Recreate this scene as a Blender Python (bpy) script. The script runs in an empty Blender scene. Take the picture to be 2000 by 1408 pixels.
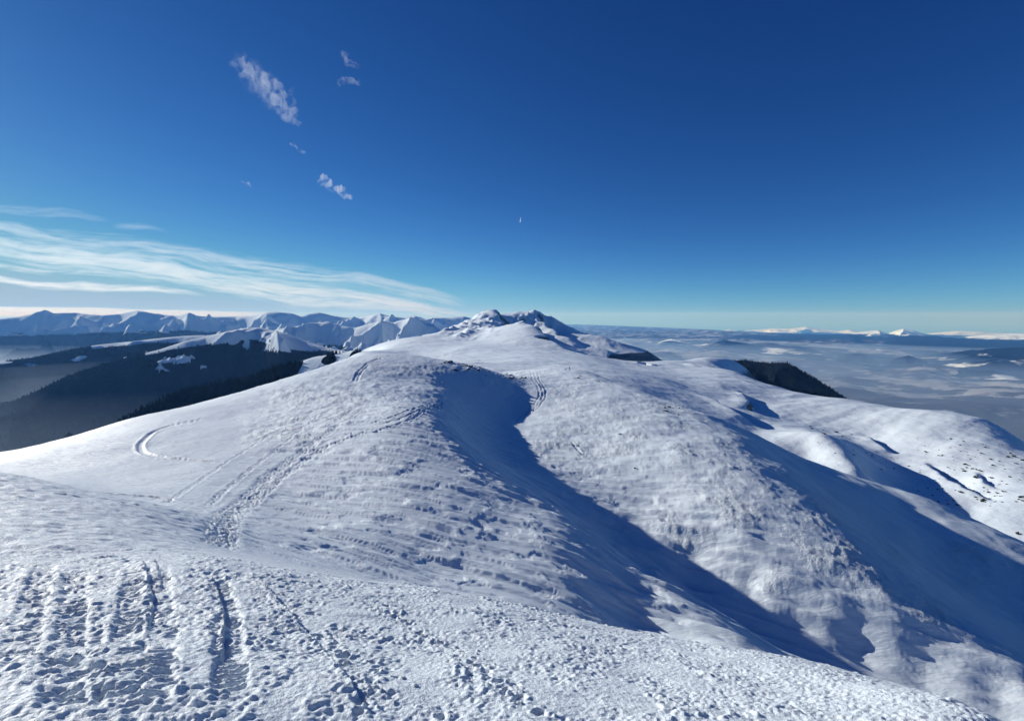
import bpy, bmesh, math, random
import numpy as np
from mathutils import Vector

# ---------------------------------------------------------------- camera, sky, sun, exposure
scene = bpy.context.scene
C = scene.collection
F = 950.0                        # focal length in pixels of a 2000 px wide frame
PITCH = math.radians(5.35)
SUN_AZ = math.radians(-60.0)     # from +Y (view direction) towards +X
SUN_EL = math.radians(20.5)

cd = bpy.data.cameras.new('camera')
cd.sensor_width = 36.0
cd.lens = 36.0 * F / 2000.0
cd.clip_start = 0.1
cd.clip_end = 900000.0
cam = bpy.data.objects.new('camera', cd)
C.objects.link(cam)
cam.location = (0, 0, 0)
cam.rotation_euler = (math.pi / 2 - PITCH, 0, 0)
scene.camera = cam

world = bpy.data.worlds.new('World')
scene.world = world
world.use_nodes = True
wn, wl = world.node_tree.nodes, world.node_tree.links
wn.clear()
sky = wn.new('ShaderNodeTexSky')
sky.sky_type = 'NISHITA'
sky.sun_disc = False
sky.sun_elevation = SUN_EL
sky.sun_rotation = SUN_AZ
sky.altitude = 2000.0
sky.air_density = 0.6
sky.dust_density = 0.25
sky.ozone_density = 1.0
bg = wn.new('ShaderNodeBackground')
bg.inputs[1].default_value = 0.10
wo = wn.new('ShaderNodeOutputWorld')
# one grade for the whole sky (camera tone: deep saturated blue), per channel gain * value ^ power
sep = wn.new('ShaderNodeSeparateColor'); com = wn.new('ShaderNodeCombineColor')
wl.new(sky.outputs[0], sep.inputs[0])
for i, (pw, gn) in enumerate(((1.55, 0.48), (1.25, 0.67), (0.95, 0.78))):
    m0 = wn.new('ShaderNodeMath'); m0.operation = 'MULTIPLY'; m0.inputs[1].default_value = 0.1
    m1 = wn.new('ShaderNodeMath'); m1.operation = 'POWER'; m1.inputs[1].default_value = pw
    m2 = wn.new('ShaderNodeMath'); m2.operation = 'MULTIPLY'; m2.inputs[1].default_value = gn * 10
    wl.new(sep.outputs[i], m0.inputs[0]); wl.new(m0.outputs[0], m1.inputs[0]); wl.new(m1.outputs[0], m2.inputs[0])
    m3 = wn.new('ShaderNodeMath'); m3.operation = 'SMOOTH_MIN'; m3.inputs[1].default_value = (3.1, 4.2, 5.3)[i]; m3.inputs[2].default_value = 2.5
    wl.new(m2.outputs[0], m3.inputs[0]); wl.new(m3.outputs[0], com.inputs[i])
wl.new(com.outputs[0], bg.inputs[0])
wl.new(bg.outputs[0], wo.inputs[0])

sd = bpy.data.lights.new('sun', 'SUN')
sd.energy = 5.0
sd.angle = math.radians(0.5)
sd.color = (1.0, 0.95, 0.86)
sun = bpy.data.objects.new('sun', sd)
C.objects.link(sun)
SUNV = Vector((math.sin(SUN_AZ) * math.cos(SUN_EL), math.cos(SUN_AZ) * math.cos(SUN_EL), math.sin(SUN_EL)))
sun.rotation_euler = SUNV.to_track_quat('Z', 'Y').to_euler()
sun.location = (0, 0, 50)

scene.view_settings.view_transform = 'Standard'
scene.view_settings.look = 'None'
scene.view_settings.gamma = 1.0
scene.view_settings.use_curve_mapping = False
scene.view_settings.exposure = 0.24
scene.cycles.max_bounces = 6
scene.cycles.transparent_max_bounces = 12
scene.cycles.volume_bounces = 1

# ---------------------------------------------------------------- small maths
RNG = np.random.RandomState(7)
random.seed(7)
CP, SP = math.cos(PITCH), math.sin(PITCH)
REARTH = 6371000.0

def ray(px, py):
    """pixel -> azimuth, tangent of elevation"""
    px = np.asarray(px, float); py = np.asarray(py, float)
    u = (px - 1000) / F; v = (704 - py) / F
    y = CP + v * SP; z = -SP + v * CP
    return np.arctan2(u, y), z / np.hypot(u, y)

def proj(X, Y, Z):
    d = Y * CP - Z * SP
    up = Y * SP + Z * CP
    return 1000 + F * X / d, 704 - F * up / d

def pt(px, py, r):
    th, e = ray(px, py)
    return float(r * math.sin(th)), float(r * math.cos(th)), float(e * r)

_perm = RNG.permutation(1024)
_grad = RNG.uniform(0, 2 * np.pi, 1024)
_gx, _gy = np.cos(_grad), np.sin(_grad)

def perlin(x, y, seed=0):
    x = np.asarray(x, float) + seed * 17.31; y = np.asarray(y, float) - seed * 9.77
    xi = np.floor(x).astype(np.int64); yi = np.floor(y).astype(np.int64)
    xf = x - xi; yf = y - yi
    def g(ix, iy, fx, fy):
        h = _perm[(_perm[(ix + seed * 57) & 1023] + iy) & 1023]
        return _gx[h] * fx + _gy[h] * fy
    u = xf * xf * xf * (xf * (xf * 6 - 15) + 10); v = yf * yf * yf * (yf * (yf * 6 - 15) + 10)
    a = g(xi, yi, xf, yf); b = g(xi + 1, yi, xf - 1, yf)
    c = g(xi, yi + 1, xf, yf - 1); d = g(xi + 1, yi + 1, xf - 1, yf - 1)
    return (a + u * (b - a) + v * ((c + u * (d - c)) - (a + u * (b - a)))) * 1.45

def fbm(x, y, o=4, seed=0, gain=0.5, lac=2.03):
    s = 0.0; a = 1.0
    for i in range(o):
        s = s + a * perlin(x, y, seed + i * 3); x = x * lac; y = y * lac; a *= gain
    return s

def ridged(x, y, o=4, seed=0, gain=0.5):
    s = 0.0; a = 1.0; w = 1.0
    for i in range(o):
        n = 1 - np.abs(perlin(x, y, seed + i * 3)) * 1.6
        n = np.clip(n, 0, 1) ** 2
        s = s + a * n * w; w = np.clip(n * 1.6, 0, 1)
        x = x * 2.07; y = y * 2.07; a *= gain
    return s

def sstep(a, b, x):
    t = np.clip((x - a) / (b - a), 0, 1)
    return t * t * (3 - 2 * t)

def tps(pts, smooth=1e-4, sx=1.6):
    """thin-plate surface z(azimuth, ln r) through control points"""
    P = np.array([(a * sx, l) for a, l, z in pts]); z = np.array([q[2] for q in pts])
    n = len(P)
    d2 = ((P[:, None] - P[None]) ** 2).sum(-1)
    K = np.where(d2 > 0, 0.5 * d2 * np.log(np.maximum(d2, 1e-18)), 0) + smooth * np.eye(n)
    Q = np.c_[np.ones(n), P]
    A = np.block([[K, Q], [Q.T, np.zeros((3, 3))]])
    w = np.linalg.solve(A, np.r_[z, 0, 0, 0])
    def f(th, l):
        th = np.asarray(th) * sx; l = np.asarray(l)
        out = w[n] + w[n + 1] * th + w[n + 2] * l
        for i in range(n):
            q = (th - P[i, 0]) ** 2 + (l - P[i, 1]) ** 2
            out = out + w[i] * 0.5 * q * np.log(np.maximum(q, 1e-18))
        return out
    return f

def ctl(rows):
    out = []
    for row in rows:
        if len(row) == 3:
            th, e = ray(row[0], row[1]); out.append((float(th), math.log(row[2]), float(e) * row[2]))
        else:                                   # (px, None, r, z): hidden ground
            th, e = ray(row[0], 700); out.append((float(th), math.log(row[2]), row[3]))
    return out

def upsample(f, th, l, nt, nl):
    """evaluate a smooth function on a coarse grid, cubic-interpolate to the fine one"""
    ct = np.linspace(th[0], th[-1], nt); cl = np.linspace(l[0], l[-1], nl)
    G = f(*np.meshgrid(ct, cl))
    def cub(G, x0, dx, x, ax):
        t = (x - x0) / dx; n = G.shape[ax]
        i = np.clip(np.floor(t).astype(int), 0, n - 2); q = t - i
        g = lambda k: np.take(G, np.clip(i + k, 0, n - 1), axis=ax)
        sh = [1, 1]; sh[ax] = -1; q = q.reshape(sh)
        a, b, c, d = g(-1), g(0), g(1), g(2)
        return b + 0.5 * q * (c - a + q * (2 * a - 5 * b + 4 * c - d + q * (3 * (b - c) + d - a)))
    G = cub(G, ct[0], ct[1] - ct[0], th, 1)
    return cub(G, cl[0], cl[1] - cl[0], l, 0)

# ---------------------------------------------------------------- mesh helpers
def grid_mesh(name, X, Y, Z, mat, attrs=None, smooth=True):
    nr, nc = X.shape
    me = bpy.data.meshes.new(name)
    co = np.stack([X, Y, Z], -1).astype(np.float32).reshape(-1)
    me.vertices.add(nr * nc); me.vertices.foreach_set('co', co)
    idx = np.arange(nr * nc, dtype=np.int32).reshape(nr, nc)
    q = np.stack([idx[:-1, :-1], idx[:-1, 1:], idx[1:, 1:], idx[1:, :-1]], -1).reshape(-1)
    nf = (nr - 1) * (nc - 1)
    me.loops.add(nf * 4); me.loops.foreach_set('vertex_index', q)
    me.polygons.add(nf)
    me.polygons.foreach_set('loop_start', np.arange(0, nf * 4, 4, dtype=np.int32))
    me.polygons.foreach_set('use_smooth', np.full(nf, smooth))
    for k, v in (attrs or {}).items():
        at = me.attributes.new(k, 'FLOAT', 'POINT')
        at.data.foreach_set('value', np.asarray(v, np.float32).reshape(-1))
    me.update(calc_edges=True)
    me.materials.append(mat)
    ob = bpy.data.objects.new(name, me)
    C.objects.link(ob)
    return ob

def raw_mesh(name, V, faces, mat, smooth=False):
    """V (n,3), faces (m,k) with a constant k"""
    V = np.asarray(V, np.float32); faces = np.asarray(faces, np.int32)
    m, k = faces.shape
    me = bpy.data.meshes.new(name)
    me.vertices.add(len(V)); me.vertices.foreach_set('co', V.reshape(-1))
    me.loops.add(m * k); me.loops.foreach_set('vertex_index', faces.reshape(-1))
    me.polygons.add(m)
    me.polygons.foreach_set('loop_start', np.arange(0, m * k, k, dtype=np.int32))
    me.polygons.foreach_set('use_smooth', np.full(m, smooth))
    me.update(calc_edges=True)
    me.materials.append(mat)
    return me

def link(name, me):
    ob = bpy.data.objects.new(name, me); C.objects.link(ob); return ob

def structure(ob): ob['kind'] = 'structure'; return ob
def stuff(ob): ob['kind'] = 'stuff'; return ob
def tag(ob, label, cat, group=None):
    ob['label'] = label; ob['category'] = cat
    if group: ob['group'] = group
    return ob

# ---------------------------------------------------------------- materials
def new_mat(name):
    m = bpy.data.materials.new(name); m.use_nodes = True
    nt = m.node_tree
    return m, nt.nodes, nt.links, nt.nodes['Principled BSDF']

SNOW = (0.69, 0.78, 0.85, 1)

def noise_node(N, L, vec, scale, detail=4, rough=0.55, stretch=None):
    if stretch:
        mp = N.new('ShaderNodeMapping'); mp.inputs['Scale'].default_value = stretch
        if len(stretch) == 3: pass
        L.new(vec, mp.inputs['Vector']); vec = mp.outputs[0]
    n = N.new('ShaderNodeTexNoise'); n.inputs['Scale'].default_value = scale
    n.inputs['Detail'].default_value = detail; n.inputs['Roughness'].default_value = rough
    L.new(vec, n.inputs['Vector'])
    return n.outputs['Fac']

def ramp(N, L, fac, a, b, ca=(0, 0, 0, 1), cb=(1, 1, 1, 1)):
    r = N.new('ShaderNodeMapRange'); r.interpolation_type = 'SMOOTHSTEP'
    r.inputs['From Min'].default_value = a; r.inputs['From Max'].default_value = b
    L.new(fac, r.inputs['Value'])
    return r.outputs[0]

def mixc(N, L, fac, a, b):
    m = N.new('ShaderNodeMix'); m.data_type = 'RGBA'
    if isinstance(fac, (int, float)): m.inputs['Factor'].default_value = fac
    else: L.new(fac, m.inputs['Factor'])
    for s, v in (('A', a), ('B', b)):
        i = [x for x in m.inputs if x.name == s and x.type == 'RGBA'][0]
        if isinstance(v, tuple): i.default_value = v
        else: L.new(v, i)
    return [o for o in m.outputs if o.type == 'RGBA'][0]

def math_node(N, L, op, a, b=None):
    m = N.new('ShaderNodeMath'); m.operation = op
    for i, v in enumerate((a, b)):
        if v is None: continue
        if isinstance(v, (int, float)): m.inputs[i].default_value = v
        else: L.new(v, m.inputs[i])
    return m.outputs[0]

def snow_material(name, bumps, rock=None, rime=False):
    m, N, L, b = new_mat(name)
    g = N.new('ShaderNodeNewGeometry')
    pos = g.outputs['Position']
    b.inputs['Roughness'].default_value = 0.55
    b.inputs['Specular IOR Level'].default_value = 0.25
    col = SNOW
    n1 = noise_node(N, L, pos, bumps[0][0] * 0.13, 3)
    col = mixc(N, L, ramp(N, L, n1, 0.35, 0.65), (0.67, 0.765, 0.84, 1), (0.71, 0.795, 0.86, 1))
    if rock:
        nz = N.new('ShaderNodeSeparateXYZ'); L.new(g.outputs['Normal'], nz.inputs[0])
        rn = noise_node(N, L, pos, rock[2], 6, 0.65)
        s = math_node(N, L, 'ADD', nz.outputs['Z'], math_node(N, L, 'MULTIPLY', rn, rock[3]))
        k = ramp(N, L, s, rock[0], rock[1])
        col = mixc(N, L, k, (0.045, 0.045, 0.05, 1), col)
    if rock:
        wa = N.new('ShaderNodeAttribute'); wa.attribute_name = 'wood'
        wnz = noise_node(N, L, pos, 0.012, 7, 0.65)
        wk = ramp(N, L, math_node(N, L, 'ADD', wa.outputs['Fac'], math_node(N, L, 'SUBTRACT', wnz, 0.5)), 0.4, 0.6)
        col = mixc(N, L, wk, col, (0.008, 0.012, 0.014, 1))
    if isinstance(col, tuple): b.inputs['Base Color'].default_value = col
    else: L.new(col, b.inputs['Base Color'])
    prev = None
    for sc, dist in bumps:
        bn = N.new('ShaderNodeBump'); bn.inputs['Strength'].default_value = 1.0
        bn.inputs['Distance'].default_value = dist
        L.new(noise_node(N, L, pos, sc, 4, 0.6), bn.inputs['Height'])
        if prev: L.new(prev, bn.inputs['Normal'])
        prev = bn.outputs[0]
    if rime:
        mp = N.new('ShaderNodeMapping'); mp.inputs['Rotation'].default_value = (0, 0, math.atan2(0.24, 0.97)); mp.inputs['Scale'].default_value = (0.16, 1.0, 0.3)
        L.new(pos, mp.inputs['Vector'])
        bn = N.new('ShaderNodeBump'); bn.inputs['Strength'].default_value = 1.0; bn.inputs['Distance'].default_value = 0.14
        L.new(noise_node(N, L, mp.outputs[0], 1.6, 4, 0.6), bn.inputs['Height'])
        if prev: L.new(prev, bn.inputs['Normal'])
        prev = bn.outputs[0]
        at = N.new('ShaderNodeAttribute'); at.attribute_name = 'rime'
        for sc, dist in ((1.5, 0.34), (3.6, 0.22)):
            bn = N.new('ShaderNodeBump'); bn.inputs['Strength'].default_value = 1.0
            bn.inputs['Distance'].default_value = dist
            L.new(math_node(N, L, 'MULTIPLY', noise_node(N, L, pos, sc, 3, 0.75), at.outputs['Fac']), bn.inputs['Height'])
            if prev: L.new(prev, bn.inputs['Normal'])
            prev = bn.outputs[0]
    if prev: L.new(prev, b.inputs['Normal'])
    return m

def wood_mix_material(name, snowline, spread, nscale, forest=(0.018, 0.026, 0.024, 1), openness=0.0, steep=None):
    """snow above the tree line, dark conifer wood below it, clearings by noise"""
    m, N, L, b = new_mat(name)
    g = N.new('ShaderNodeNewGeometry'); pos = g.outputs['Position']
    s = N.new('ShaderNodeSeparateXYZ'); L.new(pos, s.inputs[0])
    n = noise_node(N, L, pos, nscale, 7, 0.62)
    h = math_node(N, L, 'ADD', s.outputs['Z'], math_node(N, L, 'MULTIPLY', math_node(N, L, 'SUBTRACT', n, 0.5), spread))
    k = ramp(N, L, h, snowline - 12, snowline + 12)
    n2 = noise_node(N, L, pos, nscale * 1.7, 6, 0.65)
    clear = ramp(N, L, n2, 0.66 - openness, 0.70 - openness)
    k = math_node(N, L, 'MAXIMUM', k, clear)
    n3 = noise_node(N, L, pos, nscale * 30, 3, 0.7)
    fc = mixc(N, L, ramp(N, L, n3, 0.35, 0.7), forest, tuple(min(1, c * 2.2 + 0.01) for c in forest[:3]) + (1,))
    L.new(mixc(N, L, k, fc, SNOW), b.inputs['Base Color'])
    b.inputs['Roughness'].default_value = 0.8
    b.inputs['Specular IOR Level'].default_value = 0.1
    bn = N.new('ShaderNodeBump'); bn.inputs['Distance'].default_value = 0.2 / nscale * 0.25
    bn.inputs['Strength'].default_value = 0.6
    L.new(noise_node(N, L, pos, nscale * 6, 6, 0.6), bn.inputs['Height']); L.new(bn.outputs[0], b.inputs['Normal'])
    return m

M_SNOW = snow_material('snow_near', [(34.0, 0.020), (11.0, 0.050)], rime=True)
M_SNOW_MID = snow_material('snow_mid', [(0.35, 0.35), (0.04, 2.5)])
M_SNOW_MTN = snow_material('snow_mountain', [(0.05, 1.5), (0.008, 5)], rock=(0.74, 0.84, 0.02, 0.22))

def simple_mat(name, col, rough=0.85, var=None, scale=3.0):
    m, N, L, b = new_mat(name)
    b.inputs['Roughness'].default_value = rough
    b.inputs['Specular IOR Level'].default_value = 0.0
    if var:
        g = N.new('ShaderNodeNewGeometry')
        L.new(mixc(N, L, ramp(N, L, noise_node(N, L, g.outputs['Position'], scale, 5), 0.35, 0.65), col, var), b.inputs['Base Color'])
    else: b.inputs['Base Color'].default_value = col
    return m

M_CONIFER = simple_mat('conifer', (0.006, 0.010, 0.012, 1), 0.9, (0.014, 0.019, 0.019, 1), 0.05)
M_SHRUB = simple_mat('dwarf_pine', (0.02, 0.03, 0.018, 1), 0.9, (0.05, 0.055, 0.035, 1), 2.0)

# ---------------------------------------------------------------- near ground: summit slope, ridge, hollow, right-hand hill
NEAR = ctl([
    # summit slope under the camera
    (500, None, 2.5, -4.3), (1500, None, 2.5, -4.5), (-600, None, 4, -4.3), (-600, None, 20, -6.5),
    (2450, None, 2.5, -4.7), (2450, None, 6, -6.0), (2450, None, 12, -9.5), (2450, None, 25, -18), (2450, None, 45, -32), (2450, None, 90, -53), (2450, None, 130, -60), (2450, None, 170, -68), (2450, None, 270, -98), (2450, None, 600, -230), (3600, None, 5, -6), (3600, None, 30, -20), (3600, None, 150, -66), (3600, None, 500, -200),
    (0, 1408, 8.0), (250, 1408, 7.2), (500, 1408, 6.6), (750, 1408, 6.3), (1000, 1408, 6.2), (1300, 1408, 6.9), (1500, 1408, 7.9), (1750, 1408, 9.4), (1950, 1404, 11),
    (0, 1200, 14), (300, 1200, 12.5), (600, 1200, 12.2), (800, 1250, 10.6), (1000, 1260, 10.5), (1250, 1320, 9.6), (1500, 1340, 10.5),
    (0, 1050, 24), (200, 1080, 21), (400, 1085, 19.5), (600, 1118, 18), (850, 1148, 17.5), (1050, 1190, 16.5), (1250, 1238, 15.5), (1500, 1280, 14), (1700, 1330, 13), (1900, 1388, 12),
    (0, 970, 37), (0, 918, 49), (100, 940, 46), (200, 965, 43), (330, 990, 41), (150, 1010, 31), (300, 1040, 28.5),
    # dip between slope and ridge
    (600, 1120, 25), (850, 1162, 25), (1050, 1205, 25), (1250, 1264, 25), (1500, 1305, 25), (1700, 1352, 25), (1950, 1425, 25),
    (430, 1060, 32), (430, 1010, 46), (330, 992, 50), (200, 980, 52), (60, 935, 62),
    (640, 1098, 35), (850, 1130, 39), (1050, 1160, 40), (1250, 1229, 43), (1500, 1272, 50), (1700, 1322, 62), (1950, 1398, 66),
    # ridge top
    (330, 965, 60), (200, 945, 68), (100, 915, 84), (0, 900, 97),
    (600, 1000, 54), (750, 1050, 46), (850, 1000, 54), (600, 900, 74), (850, 900, 71), (700, 800, 104), (400, 900, 78), (500, 800, 120), (840, 800, 103), (780, 745, 150),
    (0, 886, 112), (150, 848, 122), (300, 806, 132), (500, 756, 155), (600, 727, 175), (690, 698, 208), (760, 693, 220), (830, 698, 212), (900, 709, 202), (940, 716, 196),
    (0, 905, 150), (300, 834, 178), (500, 795, 215), (690, 742, 290), (830, 735, 300), (940, 745, 260), (0, 1010, 300), (300, 965, 350), (600, 880, 430), (830, 800, 450),
    (-400, None, 60, -13), (-400, None, 130, -25), (-400, None, 300, -80),
    # crest of the shaded flank
    (862, 770, 138), (866, 820, 97), (885, 870, 80), (950, 930, 69), (1100, 1010, 62.5), (1300, 1130, 56), (1450, 1215, 54), (1150, 1090, 51), (1250, 1150, 51), (1000, 1010, 57),
    # hollow in shade
    (930, 740, 184), (930, 775, 165), (1000, 770, 182), (1000, 800, 167), (960, 830, 138), (905, 850, 101), (950, 880, 107), (1040, 900, 107), (1040, 945, 88), (1100, 960, 93), (1200, 1040, 86), (1350, 1130, 82.5), (1460, 1170, 81), (1550, 1220, 79), (1680, 1280, 80.2), (1800, 1330, 81.4), (1950, 1392, 83),
    # foot of the right-hand hill
    (1056, 770, 186), (1010, 830, 142), (1100, 900, 110), (1200, 980, 94), (1300, 1050, 86), (1400, 1100, 83.5), (1450, 1122, 82.5), (1500, 1145, 82), (1550, 1168, 80.6), (1600, 1190, 81), (1650, 1212, 81.4), (1700, 1235, 81.8), (1750, 1256, 82.4), (1800, 1275, 83), (1900, 1319, 84), (2000, 1362, 85), 
    # track saddle and the people
    (1040, 735, 250), (1010, 728, 262), (1105, 722, 350), (1060, 722, 330), (1100, 745, 520),
    # right-hand hill
    (1150, 745, 228), (1160, 727, 300), (1250, 760, 228), (1200, 800, 165), (1100, 810, 158), (1300, 800, 178), (1350, 802, 186), (1400, 830, 170), (1480, 880, 150),
    (1300, 900, 113), (1250, 850, 136), (1400, 950, 104), (1500, 930, 118), (1560, 970, 112), (1600, 1050, 96), (1680, 1060, 102), (1700, 1150, 88.8), (1760, 1140, 96), (1800, 1210, 87.5), (1870, 1220, 94), (2000, 1310, 87), (1300, 980, 97), (1500, 1060, 90), (1900, 1262, 87.5), (1500, 1125, 81.5), (1600, 1130, 86), (1450, 1050, 88.5), (1700, 1220, 83), (1550, 1128, 83.5), (1450, 1090, 83.5), (1650, 1140, 87), (1650, 1180, 84), (1750, 1185, 87), (1350, 1030, 88.5), (1550, 1090, 88),
    # its shaded right face
    (1450, 835, 200), (1560, 905, 176), (1650, 970, 152), (1700, 1010, 147), (1800, 1100, 136), (1900, 1150, 138), (2000, 1210, 140), (1690, 945, 182), (1800, 1035, 163), (2000, 1150, 158),
    # next spur
    (1700, 938, 203), (1760, 985, 184), (1800, 965, 202), (1850, 1010, 186), (1900, 1030, 182), (1960, 1060, 180), (2000, 1085, 174), (2000, 1120, 166),
    # behind everything
    (1160, 760, 420), (1250, 800, 330), (1400, 880, 270), (1560, 950, 270), (1800, 1030, 290), (2000, 1120, 270),
    (1100, 800, 700), (1400, 920, 600), (1700, 1050, 600), (2000, 1150, 600), (300, 1000, 700), (700, 900, 700),
])
f_near = tps(NEAR, 6e-3)

def seg(a, b, d): return np.arange(math.log(a), math.log(b), d)
LN = np.r_[seg(2.5, 5, .03), seg(5, 22, .0036), seg(22, 38, .0060), seg(38, 105, .0044), seg(105, 260, .0076), seg(260, 700, .03), math.log(700)]
TH = np.r_[np.radians(np.linspace(-80, -52, 50, endpoint=False)), np.radians(np.linspace(-52, 52, 940)), np.radians(np.linspace(52, 62, 21)[1:])]
_T, _L = np.meshgrid(TH, LN)
RR = np.exp(_L)
ZB = upsample(f_near, TH, LN, 260, 300)
XN, YN = RR * np.sin(_T), RR * np.cos(_T)
PX, PY = proj(XN, YN, ZB)

def ground_r(px, py, Z=None, rmin=3.0):
    """first hit of the pixel's ray with the near ground"""
    Z = ZB if Z is None else Z
    th, e = ray(px, py)
    ft = np.interp(th, TH, np.arange(len(TH)))
    i = int(ft); q = ft - i; i2 = min(i + 1, len(TH) - 1)
    zc = Z[:, i] * (1 - q) + Z[:, i2] * q
    ec = zc / np.exp(LN)
    k = np.argmax((ec > e) & (np.exp(LN) > rmin))
    return math.exp(LN[k]), th

def gpt(px, py, Z=None):
    r, th = ground_r(px, py, Z)
    return np.array((r * math.sin(th), r * math.cos(th)))

def near_z(x, y, Z):
    th = math.atan2(x, y); l = math.log(math.hypot(x, y))
    fi = np.interp(th, TH, np.arange(len(TH))); fj = np.interp(l, LN, np.arange(len(LN)))
    i, j = int(fi), int(fj); a, b = fi - i, fj - j
    i2, j2 = min(i + 1, len(TH) - 1), min(j + 1, len(LN) - 1)
    return float((Z[j, i] * (1 - a) + Z[j, i2] * a) * (1 - b) + (Z[j2, i] * (1 - a) + Z[j2, i2] * a) * b)

ZN = ZB.copy()

WX, WY = 0.97, -0.24                       # wind direction on the ground
A_ = XN * WX + YN * WY; B_ = -XN * WY + YN * WX

def blob(cx, cy, rx, ry, edge=0.5):
    d = np.sqrt(((PX - cx) / rx) ** 2 + ((PY - cy) / ry) ** 2)
    return 1 - sstep(1 - edge, 1 + edge, d)

m_fore = 1 - sstep(17, 24, RR)
m_ridge = sstep(26, 38, RR)
# broad swells
ZN += 0.30 * fbm(XN / 22, YN / 22, 3, 11) * sstep(20, 60, RR)
# --- summit slope: wind crust, clods thrown up by vehicles
warp = 0.25 * fbm(XN / 1.1, YN / 1.1, 2, 5)
crust = perlin((XN * 0.8 + YN * 0.6) / 0.12 + warp, (YN * 0.8 - XN * 0.6) / 0.085, 21)
patch = sstep(-0.15, 0.45, fbm(XN / 2.6, YN / 2.2, 3, 31) + 0.25 * sstep(900, 300, PX) - 0.35 * sstep(1100, 1500, PX))
smooth_patch = sstep(0.12, 0.45, fbm(XN / 1.5 + 9, YN / 1.9, 3, 37))
fine = fbm(XN / 0.30, YN / 0.30, 3, 41)
clod = np.clip(fbm(XN / 0.34, YN / 0.30, 3, 51, 0.6), 0, 1)
clod2 = np.clip(perlin(XN / 0.17, YN / 0.16, 57) - 0.05, 0, 1)
rough = (1 - 0.85 * smooth_patch)
ZN += m_fore * (0.25 + 0.75 * rough) * 0.026 * crust + m_fore * rough * 0.024 * fine
ZN += m_fore * rough * patch * (0.048 * clod + 0.066 * clod2)
ZN += m_fore * 0.06 * fbm(XN / 1.8, YN / 1.3, 3, 61)
# left shoulder: diagonal scoured streaks
sh = blob(120, 1000, 420, 110) * sstep(16, 22, RR) * (1 - sstep(50, 62, RR))
da = XN * 0.78 + YN * 0.63; db = -XN * 0.63 + YN * 0.78
ZN += sh * (0.06 * fbm(da / 1.5, db / 0.6, 3, 71) + 0.05 * fbm(da / 0.6, db / 0.45, 2, 75))
# --- ridge: sastrugi plates with broken edges
wq = 0.7 * fbm(XN / 6, YN / 6, 3, 81)
n = fbm(A_ / 8.5 + 0.7 * wq, B_ / 1.9 + 0.22 * wq, 3, 85, 0.38) + 0.03 * perlin(A_ / 1.6, B_ / 1.1, 89)
st = n * 3.2; fl = np.floor(st); fr = st - fl
plates = (fl + sstep(0.60, 1.0, fr)) / 3.2
m_sas = m_ridge * (1 - sstep(120, 165, RR)) * sstep(380, 620, PX) * (1 - sstep(1250, 1700, PX) * 0.5)
ZN += m_sas * (0.27 * plates + 0.03 * n)
ZN += m_ridge * (1 - sstep(90, 130, RR)) * 0.02 * fbm(A_ / 2.4, B_ / 0.7, 2, 91)
# streaky drift ribs running down the shaded flank
fa = XN * 0.90 - YN * 0.44; fb_ = XN * 0.44 + YN * 0.90
m_rib = sstep(960, 1250, PX) * sstep(34, 45, RR) * (1 - sstep(88, 104, RR))
ZN += m_rib * (0.62 * fbm(fa / 13, fb_ / 2.0, 3, 95, 0.45) + 0.03 * fbm(fa / 3.5, fb_ / 0.8, 2, 97))
# fine scouring on the left part of the ridge
m_l = m_ridge * (1 - sstep(450, 700, PX))
n2 = fbm((XN * 0.93 + YN * 0.36) / 3.4, (YN * 0.93 - XN * 0.36) / 1.0, 4, 101)
ZN += m_l * 0.07 * np.abs(n2)
# general far roughness of the ridge top and knoll
kn = blob(780, 750, 330, 60) * sstep(90, 120, RR)
ZN += kn * (0.10 * fbm(XN / 2.2, YN / 3.5, 3, 111) + 0.30 * np.abs(fbm(A_ / 9, B_ / 4, 3, 115)))
# rime-covered stones and heath: rough patches
rime = np.zeros_like(ZN)
for c in ((1160, 830, 110, 45), (1120, 880, 90, 40), (1250, 800, 110, 30), (1400, 900, 90, 60), (1460, 970, 110, 60), (1560, 990, 90, 50), (1640, 1060, 90, 60), (1720, 1110, 70, 70),
          (1370, 1000, 40, 50), (1330, 1040, 60, 40), (1210, 860, 60, 30), (1330, 820, 60, 22), (1100, 770, 50, 22), (1200, 740, 80, 14), (1500, 1130, 60, 30),
          (900, 712, 90, 16), (800, 722, 120, 12), (640, 790, 110, 40), (560, 840, 80, 40), (1010, 735, 40, 10), (1800, 1190, 60, 50), (1900, 1100, 90, 50)):
    rime = np.maximum(rime, blob(*c))
rime = np.clip(rime * (0.55 + 0.9 * fbm(XN / 7, YN / 7, 3, 121)), 0, 1) * m_ridge
rk = fbm(XN / 1.3, YN / 2.2, 3, 125, 0.55)
ZN += rime * 0.13 * rk
rime2 = sstep(100, 120, RR) * sstep(980, 1080, PX)
ZN += rime2 * (0.5 * fbm(XN / 14, YN / 14, 3, 135) + 0.05 * fbm(A_ / 5, B_ / 2.2, 3, 137))
# broken lip on the crest of the shaded flank
lip = np.exp(-((PX - np.interp(PY, [735, 790, 840, 880, 930, 1010, 1130], [852, 867, 872, 888, 950, 1100, 1300])) / 34.0) ** 2) * sstep(60, 66, RR) * (1 - sstep(170, 190, RR))
ZN += lip * (0.45 * np.clip(fbm(A_ / 5, B_ / 2.2, 3, 141), 0, 1) + 0.25)

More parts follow.
